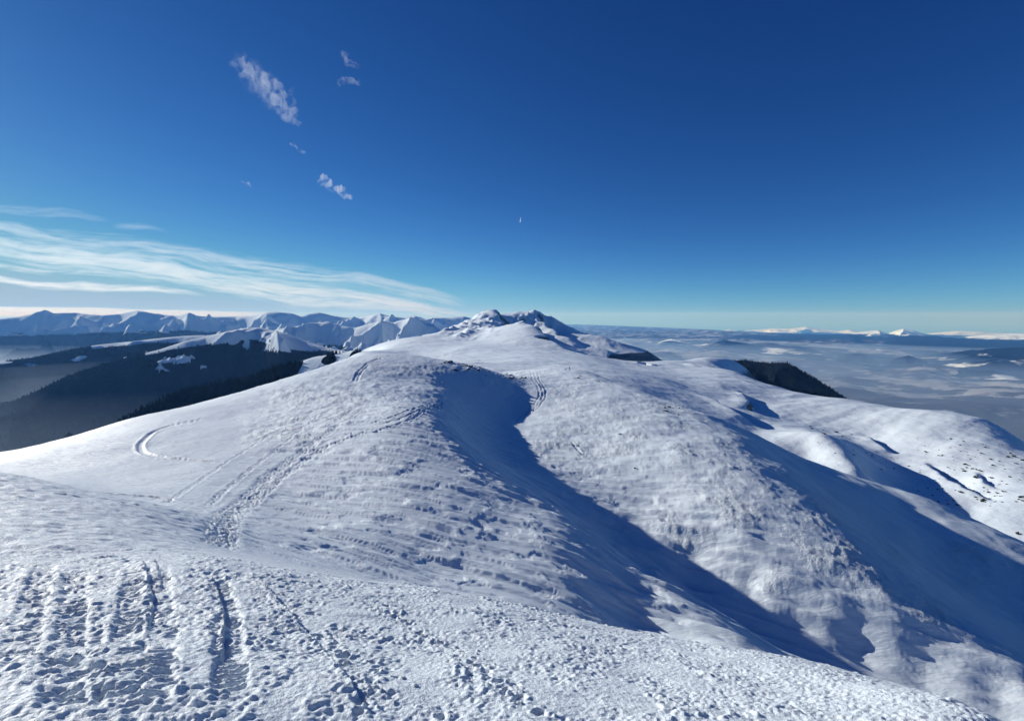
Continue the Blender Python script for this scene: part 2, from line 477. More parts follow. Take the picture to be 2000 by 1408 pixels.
# --- tracks
def carve(poly, half, depth, kind='groove', berm=0.35, cleat=0.17, seed=0):
    P = np.array([gpt(*q) for q in poly])
    # resample smoothly
    t = np.r_[0, np.cumsum(np.hypot(*np.diff(P, axis=0).T))]
    tt = np.linspace(0, t[-1], max(12, 6 * len(P)))
    cs = np.stack([np.interp(tt, t, P[:, k]) for k in (0, 1)], 1)
    for _ in range(4): cs[1:-1] = 0.25 * cs[:-2] + 0.5 * cs[1:-1] + 0.25 * cs[2:]
    lo = cs.min(0) - 4 * half - 0.3; hi = cs.max(0) + 4 * half + 0.3
    rows = (XN > lo[0]) & (XN < hi[0]) & (YN > lo[1]) & (YN < hi[1])
    ix = np.nonzero(rows)
    x, y = XN[ix], YN[ix]
    best = np.full(x.shape, 1e9); along = np.zeros_like(x); side = np.zeros_like(x)
    acc = 0.0
    for a, b in zip(cs[:-1], cs[1:]):
        d = b - a; ln = math.hypot(*d)
        if ln < 1e-6: continue
        u = np.clip(((x - a[0]) * d[0] + (y - a[1]) * d[1]) / ln ** 2, 0, 1)
        dx, dy = x - a[0] - u * d[0], y - a[1] - u * d[1]
        q = np.hypot(dx, dy); k = q < best
        best[k] = q[k]; along[k] = acc + u[k] * ln; side[k] = np.sign(d[0] * dy - d[1] * dx)[k]
        acc += ln
    w = best + 0.30 * half * fbm(x / (1.6 * half), y / (1.6 * half), 2, 151 + seed)
    core = 1 - sstep(half * 0.75, half * 1.15, w)
    rim = np.exp(-((w - half * 1.45) / (half * 0.4)) ** 2)
    nz = 0.5 + 0.5 * perlin(x / (1.1 * half), y / (1.1 * half), 161 + seed)
    fade = sstep(0, min(1.0, 0.12 * acc), along) * sstep(0, min(1.0, 0.12 * acc), acc - along)
    z = -depth * core + depth * berm * rim * (0.3 + 1.4 * nz)
    if kind == 'edge':
        d0 = cs[-1] - cs[0]; up = np.sign(d0[0] * 0.5 - d0[1] * -0.866)
        z = np.where(side * up > 0, depth * np.exp(-best / (6 * half)) * (0.55 + 0.6 * nz), -0.35 * depth * np.exp(-best / (2.5 * half)))
    if kind == 'belt':
        ph = along / cleat + 0.35 * np.abs(side * best) / half + 0.5 * perlin(x / 0.8, y / 0.8, 171)
        wave = np.abs(((ph) % 1.0) - 0.5) * 2
        brk = sstep(-0.35, 0.25, fbm(x / 0.9, y / 0.9, 2, 177 + seed))
        z = z * (0.35 + 0.65 * brk) + core * depth * 1.15 * (wave - 0.4) * (0.3 + 1.2 * nz) * brk
    elif kind == 'churn':
        z = core * depth * (fbm(x / (0.30 * half), y / (0.30 * half), 3, 181 + seed) * 1.3 - 0.35) + depth * 0.3 * rim
    elif kind == 'steps':
        ph = (along / cleat) % 1.0
        ph = (along / cleat + 0.35 * perlin(along / cleat * 0.9, 0 * along, 191 + seed)) % 1.0
        z = core * depth * (-1.0 * sstep(0.12, 0.32, ph) * (1 - sstep(0.55, 0.85, ph)) * (0.4 + 1.1 * nz)) + rim * depth * 0.25 * nz * nz + 0.6 * depth * np.clip(nz - 0.55, 0, 1) * np.exp(-(w / (2.2 * half)) ** 2)
    ZN[ix] += z * fade

for po in ([(311, 1100), (313, 1161), (318, 1240), (300, 1330), (284, 1406)],
           [(268, 1110), (258, 1160), (250, 1240), (238, 1320), (225, 1406)],
           [(414, 1112), (432, 1150), (447, 1210), (447, 1290), (458, 1406)],
           [(150, 1112), (142, 1170), (138, 1240), (128, 1310), (120, 1400)],
           [(176, 1200), (165, 1290), (150, 1400)],
           [(88, 1100), (62, 1180), (30, 1300)]):
    carve(po, 0.24, 0.085, 'belt', 0.12, 0.19)
for po, h, d in (([(410, 1118), (430, 1165), (440, 1200), (437, 1250), (436, 1300)], 0.09, 0.13),
              ([(495, 1124), (544, 1176), (574, 1210), (600, 1236), (656, 1304), (697, 1364), (730, 1406)], 0.09, 0.14),
              ([(717, 1180), (781, 1217), (837, 1262), (882, 1285), (930, 1330)], 0.08, 0.10),
              ([(280, 1095), (288, 1130), (300, 1170), (290, 1240)], 0.08, 0.09), ([(302, 1090), (312, 1125), (318, 1150)], 0.07, 0.07)):
    carve(po, h, d, 'edge', 0.12)
def pits(poly, gap, rad, depth, lat, seed):
    rg = random.Random(seed)
    P = np.array([gpt(*q) for q in poly])
    t = np.r_[0, np.cumsum(np.hypot(*np.diff(P, axis=0).T))]; d = 0.0; side = 1
    while d < t[-1]:
        c = [float(np.interp(d, t, P[:, k])) for k in (0, 1)]
        c[0] += side * lat + rg.gauss(0, lat * 0.6); c[1] += rg.gauss(0, lat * 0.6)
        side = -side
        for k in range(3):                      # one pit and crumbs kicked out around it
            q = c if k == 0 else (c[0] + rg.gauss(0, rad * 1.8), c[1] + rg.gauss(0, rad * 1.8))
            rr = rad * rg.uniform(0.8, 1.3) if k == 0 else rad * rg.uniform(0.35, 0.7)
            h = -depth * rg.uniform(0.6, 1.2) if k == 0 else depth * rg.uniform(0.3, 0.7)
            ix = np.nonzero((np.abs(XN - q[0]) < 2.2 * rr) & (np.abs(YN - q[1]) < 2.2 * rr))
            dd = np.hypot(XN[ix] - q[0], YN[ix] - q[1]) / rr
            dd = dd * (1 + 0.25 * perlin(XN[ix] / rr, YN[ix] / rr, 201))
            ZN[ix] += h * (1 - sstep(0.55, 1.1, dd)) - 0.22 * h * np.exp(-((dd - 1.3) / 0.3) ** 2)
        d += gap * rg.uniform(0.6, 1.4)
pits([(726, 1172), (790, 1208), (850, 1250), (900, 1280), (961, 1320), (1010, 1360), (1060, 1400)], 0.26, 0.09, 0.055, 0.10, 1)
pits([(640, 1236), (680, 1290), (712, 1340), (722, 1400)], 0.30, 0.10, 0.06, 0.14, 2)
pits([(520, 1130), (600, 1200), (660, 1260), (740, 1330), (800, 1400)], 0.6, 0.10, 0.05, 0.35, 3)
# churned path leading onto the ridge
for i, po in enumerate(([(425, 1068), (428, 1030), (440, 1000), (520, 930), (600, 872), (650, 840), (715, 800)],
           [(442, 1068), (446, 1030), (462, 1000), (540, 935), (615, 880), (700, 842)],
           [(405, 990), (440, 955), (500, 905), (560, 862), (620, 815)],
           [(320, 985), (380, 945), (450, 895), (520, 855)])):
    carve(po, (0.8, 0.65, 0.35, 0.28)[i], (0.10, 0.09, 0.08, 0.07)[i], 'churn', 0.3, seed=i * 7)
carve([(395, 818), (330, 832), (295, 848), (273, 870), (277, 884), (300, 890), (360, 897), (420, 902)], 0.42, 0.16, 'groove', 0.5)
carve([(600, 880), (660, 862), (720, 842)], 0.2, 0.14, 'groove', 0.4)
for k in (0, 9, 20):
    carve([(725, 826 + k), (770, 815 + k), (815, 800 + k * .8), (864, 787 + k * .6)], 0.26, 0.17, 'groove', 0.5)
for k in (0, 7, 13):
    carve([(1036 + k, 728), (1041 + k, 745), (1052 + k, 762), (1054 + k, 778), (1040 + k, 796), (1015 + k, 812), (1004, 822)], 0.28, 0.16, 'groove', 0.6)
for k in (0, 6):
    carve([(690 + k, 745), (700 + k, 726), (714 + k, 712), (740 + k, 700)], 0.4, 0.22, 'groove', 0.5)
carve([(1115, 862), (1122, 870), (1135, 882), (1142, 888)], 0.35, 0.2, 'groove', 0.5)
carve([(195, 962), (240, 968), (290, 972), (345, 982)], 0.35, 0.12, 'groove', 0.6, seed=31)
snow_ridge = structure(grid_mesh('snow_slope', XN, YN, ZN, M_SNOW, {'rime': np.clip(rime + 0.05 * rime2 + 0.02 * m_ridge, 0, 1)}))

# ---------------------------------------------------------------- the mountain beyond the saddle and the snowfields to its right
MID = ctl([
    (700, 800, 300), (900, 790, 300), (1050, 770, 330), (1200, 790, 300), (1400, 900, 280), (1600, 980, 280), (1800, 1080, 270), (2000, 1190, 250), (2450, None, 260, -110), (3000, None, 300, -130), (3000, None, 700, -260), (400, 900, 500), (560, 860, 600),
    (900, 715, 520), (1000, 716, 540), (1100, 712, 580), (1200, 722, 600), (1300, 745, 620), (960, 700, 680),
    (960, 690, 820), (960, 660, 1300), (900, 668, 1250), (970, 641, 1720), (1030, 641, 1760), (900, 652, 1700), (1058, 655, 1480), (1042, 674, 1180), (1085, 683, 1000), (1130, 690, 960), (1210, 714, 800),
    (870, 690, 900), (800, 688, 1000), (780, 705, 800), (905, 680, 950), (925, 695, 800),
    (1075, 672, 1580), (1095, 680, 1510), (1112, 688, 1450), (1150, 696, 1420), (1080, 669, 2200), (1000, 655, 2150),
    (972, 624, 2700), (972, 634, 2450), (976, 641, 2200),
    (970, 612, 2900), (945, 616, 2850), (1005, 624, 3000), (1045, 613, 3150), (925, 622, 2750), (900, 634, 2600), (860, 652, 2200), (800, 668, 1900), (750, 681, 1750), (700, 690, 1600),
    (950, 630, 2550), (1000, 634, 2960), (1000, 643, 2850), (1025, 640, 2980), (1050, 646, 2920), (1080, 652, 2850), (1100, 668, 2600), (1130, 682, 2400), (1170, 690, 2450), (1220, 702, 2500),
    (1075, 620, 3200), (1100, 627, 3200), (1130, 640, 3150), (1165, 650, 3100), (1200, 664, 3050), (1240, 678, 3000), (1283, 696, 2950),
    (970, 650, 3700), (1045, 650, 3900), (1130, 690, 3900), (1283, 760, 3700), (860, 700, 2900), (700, 760, 2200), (400, None, 250, -120), (200, None, 400, -200), (200, None, 1500, -600), (200, None, 4000, -900), (400, None, 500, -230), (400, None, 1200, -470), (550, None, 1000, -380), (600, None, 1500, -440), (640, 760, 1000), (650, 745, 1700), (500, None, 3500, -800), (800, None, 4200, -700), (1100, None, 5000, -700), (1350, None, 4500, -900),
    # plateau and snowfields on the right
    (1240, 704, 1180), (1300, 702, 1400), (1300, 722, 950), (1400, 748, 760), (1380, 697, 1650), (1425, 703, 1700), (1340, 712, 1300), (1370, 719, 1180), (1455, 733, 1250), (1460, 722, 1750), (1400, 716, 1420),
    (1400, 735, 900), (1350, 760, 640), (1490, 753, 1170), (1515, 762, 1130), (1560, 773, 1050), (1600, 780, 1000), (1660, 788, 950), (1750, 801, 900), (1850, 816, 850), (1935, 825, 800), (2000, 878, 620), (2100, 930, 560),
    (1390, 770, 640), (1440, 795, 560), (1450, 775, 680), (1500, 800, 640), (1600, 830, 600), (1700, 850, 590), (1800, 870, 560), (1900, 900, 510), (2000, 950, 440), (2000, 1040, 345), (1850, 950, 420), (1750, 900, 500), (1700, 930, 380), (1900, 1000, 380),
    (1480, 836, 470), (1560, 846, 435), (1600, 856, 418), (1650, 890, 385), (1680, 915, 365), (1520, 865, 405), (1580, 890, 392), (1640, 920, 352), (1520, 900, 360),
    (1500, 800, 1600), (1600, 830, 1500), (1660, 845, 1300), (1850, 900, 1200), (1935, 900, 1100), (2100, 1000, 900), (1390, 735, 2300), (1300, 760, 2100), (1460, 760, 2200),
    (1500, None, 2800, -600), (1800, None, 2500, -600), (2100, None, 2200, -650), (2300, None, 1200, -330), (2400, None, 2500, -700), (1600, None, 5000, -1100), (2200, None, 5000, -1100),
])
f_mid = tps(MID, 1e-4, 2.4)
TM = np.radians(np.linspace(-32, 58, 620))
LM = np.r_[seg(250, 700, .006), seg(700, 3400, .0075), seg(3400, 5200, .03), math.log(5200)]
_T, _L = np.meshgrid(TM, LM); RM = np.exp(_L)
XM, YM = RM * np.sin(_T), RM * np.cos(_T)
ZM = upsample(f_mid, TM, LM, 260, 260)
PXM, PYM = proj(XM, YM, ZM)

_rm = 1.0
def blobm(cx, cy, rx, ry, edge=0.5):
    d = np.sqrt(((PXM - cx) / rx) ** 2 + ((PYM - cy) / ry) ** 2)
    return 1 - sstep(1 - edge, 1 + edge, d)
ZM += sstep(300, 500, RM) * 1.6 * fbm(XM / 90, YM / 90, 4, 201)
ZM += sstep(1500, 2300, RM) * ((20 - 10 * (1 - sstep(960, 1000, PXM))) * (ridged(XM / 480, YM / 480, 4, 205, 0.4) - 0.8) + (9 - 6 * sstep(1020, 1080, PXM)) * (ridged(XM / 130, YM / 130, 3, 209) - 0.7)) * np.clip((PYM - 612) / 14, 0.25, 1) * (1 - 0.6 * sstep(1150, 1300, PXM))
ZM += blobm(905, 636, 60, 24) * 15 * (ridged(XM / 160, YM / 260, 4, 213) - 0.7)
ZM += blobm(1040, 626, 46, 14) * 22 * (ridged(XM / 120, YM / 220, 4, 215) - 0.8)
for qx, qy, qr, hh, wd in ((968, 613, 2900, 17, 75), (945, 617, 2850, 8, 60), (1045, 613, 3150, 17, 95), (1006, 626, 3000, -10, 60), (1075, 621, 3200, 7, 70)):
    cx, cy, _z = pt(qx, qy, qr)
    ZM += hh * np.clip(1 - np.hypot(XM - cx, (YM - cy) * 0.7) / wd, 0, 1)
# gullied snowfield
ga = XM * 0.8 + YM * 0.6; gb = -XM * 0.6 + YM * 0.8
m_r = sstep(1300, 1450, PXM) * (1 - sstep(900, 1200, RM))
ZM += m_r * (2.0 * fbm(gb / 60, ga / 240, 3, 217) + 0.25 * fbm(gb / 14, ga / 120, 3, 221))
# drift walls: the lee side drops steeply, then fills back
def mid_hit(px, py):
    th, e = ray(px, py)
    i = int(np.clip(np.interp(th, TM, np.arange(len(TM))), 0, len(TM) - 1))
    ec = ZM[:, i] / np.exp(LM)
    k = int(np.argmax(ec > e))
    r = math.exp(LM[k]); return r * math.sin(th), r * math.cos(th), float(ZM[k, i])

def drift_wall(poly, h, wid):
    if len(poly[0]) == 3: P = np.array([pt(*q)[:2] for q in poly])
    else:
        P = np.array([mid_hit(*q)[:2] for q in poly]); rr = np.hypot(*P.T)
        P = P[rr < 1.5 * rr.min()]
    if len(P) < 2: return
    lo, hi = P.min(0) - 5 * wid, P.max(0) + 5 * wid
    ix = np.nonzero((XM > lo[0]) & (XM < hi[0]) & (YM > lo[1]) & (YM < hi[1]))
    x = XM[ix] + 0.35 * wid * perlin(XM[ix] / (1.6 * wid), YM[ix] / (1.6 * wid), 231); y = YM[ix]
    best = np.full(x.shape, 1e9); side = np.zeros_like(x); al = np.zeros_like(x); acc = 0
    for a, b in zip(P[:-1], P[1:]):
        d = b - a; ln = math.hypot(*d)
        u = np.clip(((x - a[0]) * d[0] + (y - a[1]) * d[1]) / ln ** 2, 0, 1)
        qx, qy = x - a[0] - u * d[0], y - a[1] - u * d[1]; q = np.hypot(qx, qy); k = q < best
        nrm = np.array((d[1], -d[0])) / ln
        if nrm @ np.array((0.866, -0.5)) < 0: nrm = -nrm
        best[k] = q[k]; side[k] = np.sign(qx * nrm[0] + qy * nrm[1])[k]; al[k] = acc + u[k] * ln; acc += ln
    sd = best * side
    fade = sstep(0, 0.3 * acc, al) * sstep(0, 0.2 * acc, acc - al)
    ZM[ix] += fade * (0.35 * h * np.exp(-(np.minimum(sd, 0) / wid) ** 2) * (sd <= 0) + h * (0.35 - 1.0 * sstep(0, 0.5 * wid, sd)) * (sd > 0) * np.exp(-np.maximum(sd - 0.5 * wid, 0) / (1.4 * wid)))
for po, h, wd in (([(1352, 766), (1400, 788), (1440, 812), (1480, 838)], 9, 16), ([(1440, 762), (1452, 772), (1460, 786), (1456, 800)], 8, 14), ([(1795, 900), (1840, 935), (1880, 958), (1935, 985)], 7, 10),
                  ([(1685, 850), (1715, 872), (1745, 888)], 6, 10), ([(1895, 922), (1922, 945), (1945, 957)], 4, 7), ([(1322, 706), (1345, 710), (1372, 716)], 10, 24), ([(1240, 709), (1262, 711), (1290, 716)], 9, 24)):
    drift_wall(po, h, wd)
# the shoulder's corniced edge and the summit arete
drift_wall([(1005, 642, 1950), (1032, 643, 1760), (1056, 656, 1480), (1046, 670, 1200), (1082, 684, 1000), (1125, 692, 950)], 58, 85)
drift_wall([(969, 612, 2980), (970, 618, 2820), (973, 628, 2600), (977, 640, 2300), (985, 644, 2100)], 75, 100)
drift_wall([(1046, 613, 3250), (1062, 626, 3000), (1090, 648, 2750), (1120, 672, 2500)], 75, 125)
mwood = np.zeros_like(ZM) - 0.3
mwood += 1.7 * sstep(-8, 8, PYM - np.interp(PXM, [1160, 1200, 1230, 1260, 1300], [712, 690, 684, 686, 690])) * sstep(2000, 2300, RM) * (PXM > 1150)
mwood += 0.75 * blobm(740, 690, 70, 16) * sstep(1300, 1500, RM)
mountain = structure(grid_mesh('snow_mountain', XM, YM, ZM, M_SNOW_MTN, {'wood': mwood}))

# ---------------------------------------------------------------- far country
def cover_material(name, amp=1.3, forest=(0.006, 0.010, 0.014, 1), fscale=0.004, edge=0.12, fine=0.02, open_col=SNOW):
    """attribute 'wood' (0 open snow, 1 conifer wood) broken up by noise"""
    m, N, L, b = new_mat(name)
    g = N.new('ShaderNodeNewGeometry'); pos = g.outputs['Position']
    at = N.new('ShaderNodeAttribute'); at.attribute_name = 'wood'
    n = noise_node(N, L, pos, fscale, 8, 0.65)
    k = math_node(N, L, 'ADD', at.outputs['Fac'], math_node(N, L, 'MULTIPLY', math_node(N, L, 'SUBTRACT', n, 0.5), amp))
    k = ramp(N, L, k, 0.5 - edge, 0.5 + edge)
    n3 = noise_node(N, L, pos, fine, 4, 0.7)
    fc = mixc(N, L, ramp(N, L, n3, 0.35, 0.75), forest, tuple(min(1, c * 1.9 + 0.002) for c in forest[:3]) + (1,))
    L.new(mixc(N, L, k, open_col, fc), b.inputs['Base Color'])
    b.inputs['Roughness'].default_value = 0.85
    b.inputs['Specular IOR Level'].default_value = 0.0
    bn = N.new('ShaderNodeBump'); bn.inputs['Distance'].default_value = 0.12 / fine; bn.inputs['Strength'].default_value = 0.7
    L.new(noise_node(N, L, pos, fine, 5, 0.6), bn.inputs['Height']); L.new(bn.outputs[0], b.inputs['Normal'])
    return m

RANGES = {}
def mountain_range(name, sky_pts, front, back, foot, mat, rough, seed, woodf, nt=260, ns=90, spur=None, p=0.95, pad=0.02, crestn=0.04, bfoot=None, cr=0.06):
    """a ridge whose crest follows points (px, py, distance); real slopes on both sides"""
    q = [ray(a, b) + (r,) for a, b, r in sky_pts]
    th0 = np.array([float(x[0]) for x in q]); e0 = np.array([float(x[1]) for x in q]); r0 = np.array([x[2] for x in q], float)
    th = np.linspace(th0[0] - pad, th0[-1] + pad, nt)
    rc = np.interp(th, th0, r0); e = np.interp(th, th0, e0)
    ker = np.array([.25, .5, .25])
    ee = np.r_[e[0], e, e[-1]]; e = 0.5 * e + 0.5 * np.convolve(ee, ker, 'valid')
    zc = e * rc
    s = np.r_[-np.linspace(1, 0, ns, endpoint=False) ** 1.4, np.linspace(0, 1, ns // 2) ** 1.4]
    S, TT = np.meshgrid(s, th, indexing='ij')
    Rr = np.where(S < 0, rc + S * front, rc + S * back)
    wig = 0.06 * front * fbm(TT * rc.mean() / front * 2.2, S * 0.7, 3, seed + 31) * np.clip(np.abs(S) * 3, 0, 1)
    th2 = TT + wig / rc.mean()
    X, Y = Rr * np.sin(th2), Rr * np.cos(th2)
    ft = np.where(S < 0, foot, foot if bfoot is None else bfoot)
    drop = (np.sqrt(S * S + cr * cr) - cr) / (math.sqrt(1 + cr * cr) - cr)
    Z = zc[None] - (zc[None] - ft) * drop
    sp = spur or front * 0.45
    win = sstep(0.0, 0.22, np.abs(S)) * (1 - sstep(0.8, 1.0, np.abs(S)) * 0.7)
    H = np.maximum(zc[None] - ft, 30)
    Z += H * rough * win * (ridged(X / sp, Y / sp, 4, seed, 0.38) - np.where(np.abs(S) < 0.5, 1.0, 0.8))
    Z += H * crestn * 0.4 * (1 - win) * fbm(X / sp * 3, Y / sp * 3, 3, seed + 3)
    Z += H * rough * 0.10 * (ridged(X / sp * 4.5, Y / sp * 4.5, 3, seed + 5) - 0.6) * win
    px, py = proj(X, Y, Z)
    wood = woodf(px, py, X, Y, Z, S, zc[None] + 0 * S)
    ob = structure(grid_mesh(name, X, Y, Z, mat, {'wood': wood}))
    RANGES[ob.name] = (X, Y, Z, wood, px, py)
    return ob

M_COVER_FAR = cover_material('far_cover', fscale=0.0030, fine=0.006)
M_COVER_MID = cover_material('mid_cover', fscale=0.006, fine=0.03)
M_COVER_NEAR = cover_material('near_cover', fscale=0.012, fine=0.09)
M_COVER_PLAIN = cover_material('plain_cover', amp=1.7, forest=(0.035, 0.035, 0.040, 1), fscale=0.0028, fine=0.004, edge=0.10, open_col=(0.27, 0.30, 0.35, 1))
M_COVER_SNOW = cover_material('far_snow_cover', fscale=0.0008, fine=0.002)

def treeline(line_fn, soft=120, bias=0.0):
    def f(px, py, X, Y, Z, S, zc):
        return np.clip(0.5 + (line_fn(px, zc) - Z) / soft + bias, -0.6, 1.6)
    return f

def clearings(base, spots):
    def f(px, py, X, Y, Z, S, zc):
        w = base(px, py, X, Y, Z, S, zc)
        for cx, cy, rx, ry in spots:
            d = np.hypot((px - cx) / rx, (py - cy) / ry) + 0.5 * fbm(X / 70, Y / 70, 3, 391)
            w = w - 1.3 * (1 - sstep(0.55, 1.1, d))
        return w
    return f

# left: the chain on the skyline
mountain_range('far_mountain', [(-260, 640, 12500), (-100, 628, 12500), (0, 622, 12000), (40, 618, 12000), (70, 612, 12000), (88, 604, 11800), (105, 612, 12000), (150, 611, 12000), (200, 616, 11500), (235, 614, 11500), (268, 606, 11000), (300, 612, 11000), (340, 617, 11000), (365, 613, 10500), (390, 618, 10500),
    (420, 619, 10500), (460, 618, 10500), (490, 617, 10000), (520, 611, 9500), (540, 609, 9500), (570, 612, 9500), (586, 618, 9500), (602, 613, 9500), (625, 610, 9500), (650, 616, 9500), (680, 620, 9500), (700, 620, 9500), (720, 617, 9200), (742, 612, 9000), (765, 618, 9000), (790, 621, 9000), (808, 616, 9000), (830, 622, 9000), (855, 620, 9000), (880, 620, 9000), (905, 618, 9000), (930, 625, 9000), (1000, 640, 9000)],
    2600, 2000, -750, M_COVER_FAR, 0.38, 301, treeline(lambda px, zc: np.interp(px, [0, 350, 480, 650, 900], [-330, -260, -330, -600, -900]), 130), nt=560, ns=120, spur=1250)
mountain_range('middle_mountain', [(330, 676, 6500), (400, 664, 6400), (450, 656, 6300), (520, 648, 6200), (560, 640, 6000), (610, 630, 6000), (640, 628, 5900), (662, 635, 5800), (690, 641, 5700), (720, 633, 5600), (745, 625, 5500), (770, 630, 5500), (800, 622, 5300), (825, 623, 5200), (850, 636, 5000), (870, 650, 4900), (910, 672, 4800), (960, 690, 4800)],
    1750, 1200, -640, M_COVER_MID, 0.36, 331, treeline(lambda px, zc: np.interp(px, [350, 550, 700, 900], [-260, -300, -330, -330]), 70), nt=400, ns=110, spur=620)
# left: wooded ridges dropping into the valley
mountain_range('wooded_ridge', [(-300, 800, 4900), (-150, 752, 4800), (-60, 722, 4700), (0, 706, 4700), (60, 699, 4700), (100, 690, 4700), (170, 677, 4600), (230, 670, 4600), (290, 663, 4500), (360, 656, 4400), (400, 655, 4300), (440, 662, 4300), (500, 680, 4200), (560, 690, 4200)],
    1500, 1200, -800, M_COVER_MID, 0.25, 351, clearings(treeline(lambda px, zc: zc - np.interp(px, [160, 180, 300, 400], [-90, 12, 26, 60]), 26, 0.05), ((150, 703, 22, 7), (60, 712, 34, 5), (10, 708, 20, 5), (165, 697, 14, 4))), nt=300, ns=90, spur=700, crestn=0.015, cr=0.13)
mountain_range('wooded_ridge', [(-200, 880, 3400), (-80, 838, 3400), (0, 800, 3350), (60, 770, 3350), (130, 735, 3300), (200, 711, 3300), (275, 692, 3300), (320, 680, 3250), (360, 667, 3200), (400, 657, 3200), (440, 648, 3100), (480, 640, 3100), (510, 640, 3050), (535, 645, 3000), (560, 652, 2950), (600, 667, 2900), (640, 680, 2800), (700, 690, 2700), (760, 702, 2700)],
    1500, 900, -800, M_COVER_MID, 0.28, 361, clearings(treeline(lambda px, zc: zc - np.interp(px, [265, 285, 350, 420, 480, 530, 600, 640], [-90, 8, 22, 45, 62, 62, 45, 10]), 22, 0.0), ((345, 704, 34, 12), (322, 722, 22, 9), (398, 714, 12, 9), (372, 700, 16, 6), (238, 697, 14, 5), (480, 676, 9, 10), (540, 682, 30, 5), (450, 668, 16, 4))), nt=380, ns=110, spur=600, crestn=0.012, cr=0.13)
mountain_range('wooded_spur', [(60, 985, 1400), (180, 872, 1380), (250, 812, 1360), (290, 791, 1350), (330, 773, 1330), (420, 752, 1300), (500, 735, 1250), (540, 717, 1220), (570, 711, 1200), (600, 701, 1180), (640, 693, 1150), (690, 684, 1120), (740, 688, 1100), (800, 700, 1050)],
    520, 500, -420, M_COVER_NEAR, 0.22, 371, lambda px, py, X, Y, Z, S, zc: np.where(S < 0, 1.0, 1.2) - 1.5 * sstep(545, 575, px) * (1 - sstep(0.05, 0.2, np.abs(S))) * sstep(-0.15, 0.1, fbm(X / 60, Y / 60, 3, 377) + 0.15), nt=320, ns=90, spur=300, crestn=0.02, bfoot=-700)
# right: dark wooded ridge
mountain_range('wooded_ridge', [(1380, 716, 2100), (1420, 706, 2100), (1450, 706, 2100), (1480, 709, 2080), (1500, 708, 2060), (1520, 707, 2050), (1540, 711, 2030), (1560, 722, 2000), (1580, 733, 1980), (1610, 750, 1950), (1650, 775, 1900), (1700, 812, 1850), (1760, 860, 1800)],
    900, 900, -620, M_COVER_NEAR, 0.18, 381, lambda px, py, X, Y, Z, S, zc: 1.35 + 0 * S, nt=300, ns=90, spur=350, crestn=0.02, bfoot=-1000)

# the plain with its scattered farms, woods and low hills
tp = np.radians(np.linspace(-78, 78, 560)); lp = np.linspace(math.log(2300), math.log(112000), 330)
_T, _L = np.meshgrid(tp, lp); RP = np.exp(_L)
XP, YP = RP * np.sin(_T), RP * np.cos(_T)
hill = np.clip(fbm(XP / 5200, YP / 5200, 5, 401) + 0.15, 0, 2)
ZP = -1060 + 170 * hill * sstep(4000, 12000, RP) + 75 * fbm(XP / 1500, YP / 1500, 4, 405) * sstep(3000, 7000, RP) - RP ** 2 / (2 * REARTH)
ZP -= 40 * (1 - sstep(2300, 4000, RP))
# beyond the far hills the country falls away
_ths, _es = zip(*[(float(ray(a, b)[0]), float(ray(a, b)[1])) for a, b in ((700, 628), (1150, 634), (1400, 644), (1500, 652), (2000, 662), (2600, 665))])
elim = np.interp(_T, _ths, _es)
ZP = np.where(RP > 30000, np.minimum(ZP, elim * RP - 20), ZP)
wood = 0.58 + 0.24 * fbm(XP / 2600, YP / 2600, 3, 411) + 0.30 * fbm(XP / 700, YP / 700, 3, 415) + 0.3 * sstep(0, -20, np.degrees(_T))
structure(grid_mesh('valley_plain', XP, YP, ZP, M_COVER_PLAIN, {'wood': wood}))

def hills(name, pts, front, back, seed, wf, mat=None, rough=0.3, foot=-1000, **k):
    r = pts[0][2]
    if r > 30000: foot = -0.034 * r - 150
    mountain_range(name, pts, front, back, foot - r * r / (2 * REARTH), mat or M_COVER_FAR, rough, seed, wf, nt=k.pop('nt', 200), ns=k.pop('ns', 50), **k)

mix_w = lambda b, sc=1500: (lambda px, py, X, Y, Z, S, zc: b + 0.26 + 0.6 * fbm(X / sc, Y / sc, 4, 421))
snow_top = lambda d, soft=150: (lambda px, py, X, Y, Z, S, zc: np.clip(0.5 + ((zc.max() - d) - Z) / soft + 0.35 * fbm(X / 2500, Y / 2500, 3, 427), -0.5, 1.5))
hills('low_hill', [(1270, 672, 19000), (1300, 664, 19000), (1312, 662, 19000), (1330, 664, 19000), (1370, 672, 19000)], 2200, 2200, 431, mix_w(0.5))
hills('low_hill', [(1350, 678, 17500), (1385, 670, 17500), (1415, 664, 17500), (1440, 668, 17500), (1470, 674, 17000), (1510, 675, 17000), (1560, 677, 16500), (1600, 686, 16000), (1640, 696, 15500), (1680, 708, 15000)], 2500, 2500, 441, mix_w(0.6))
hills('low_hill', [(1600, 708, 14500), (1640, 697, 14500), (1670, 690, 14500), (1688, 693, 14500), (1715, 706, 14500)], 1300, 1300, 451, mix_w(0.8))
hills('low_hill', [(1720, 712, 13500), (1750, 700, 13500), (1775, 694, 13500), (1795, 702, 13500), (1830, 716, 13500)], 1300, 1300, 461, mix_w(0.8))
hills('low_hill', [(1730, 712, 15500), (1800, 697, 15500), (1850, 690, 15500), (1900, 683, 15000), (1950, 680, 15000), (2050, 677, 15000), (2150, 690, 15000)], 4200, 3000, 471, mix_w(0.45, 1100), rough=0.4)
hills('far_hill', [(1360, 664, 28000), (1400, 660, 28000), (1440, 656, 28000), (1480, 654, 28000), (1520, 656, 28000), (1580, 656, 28000), (1620, 655, 28000), (1660, 653, 27000), (1680, 656, 27000), (1720, 668, 26000), (1760, 684, 26000)], 5500, 4000, 481, mix_w(1.0, 3000))
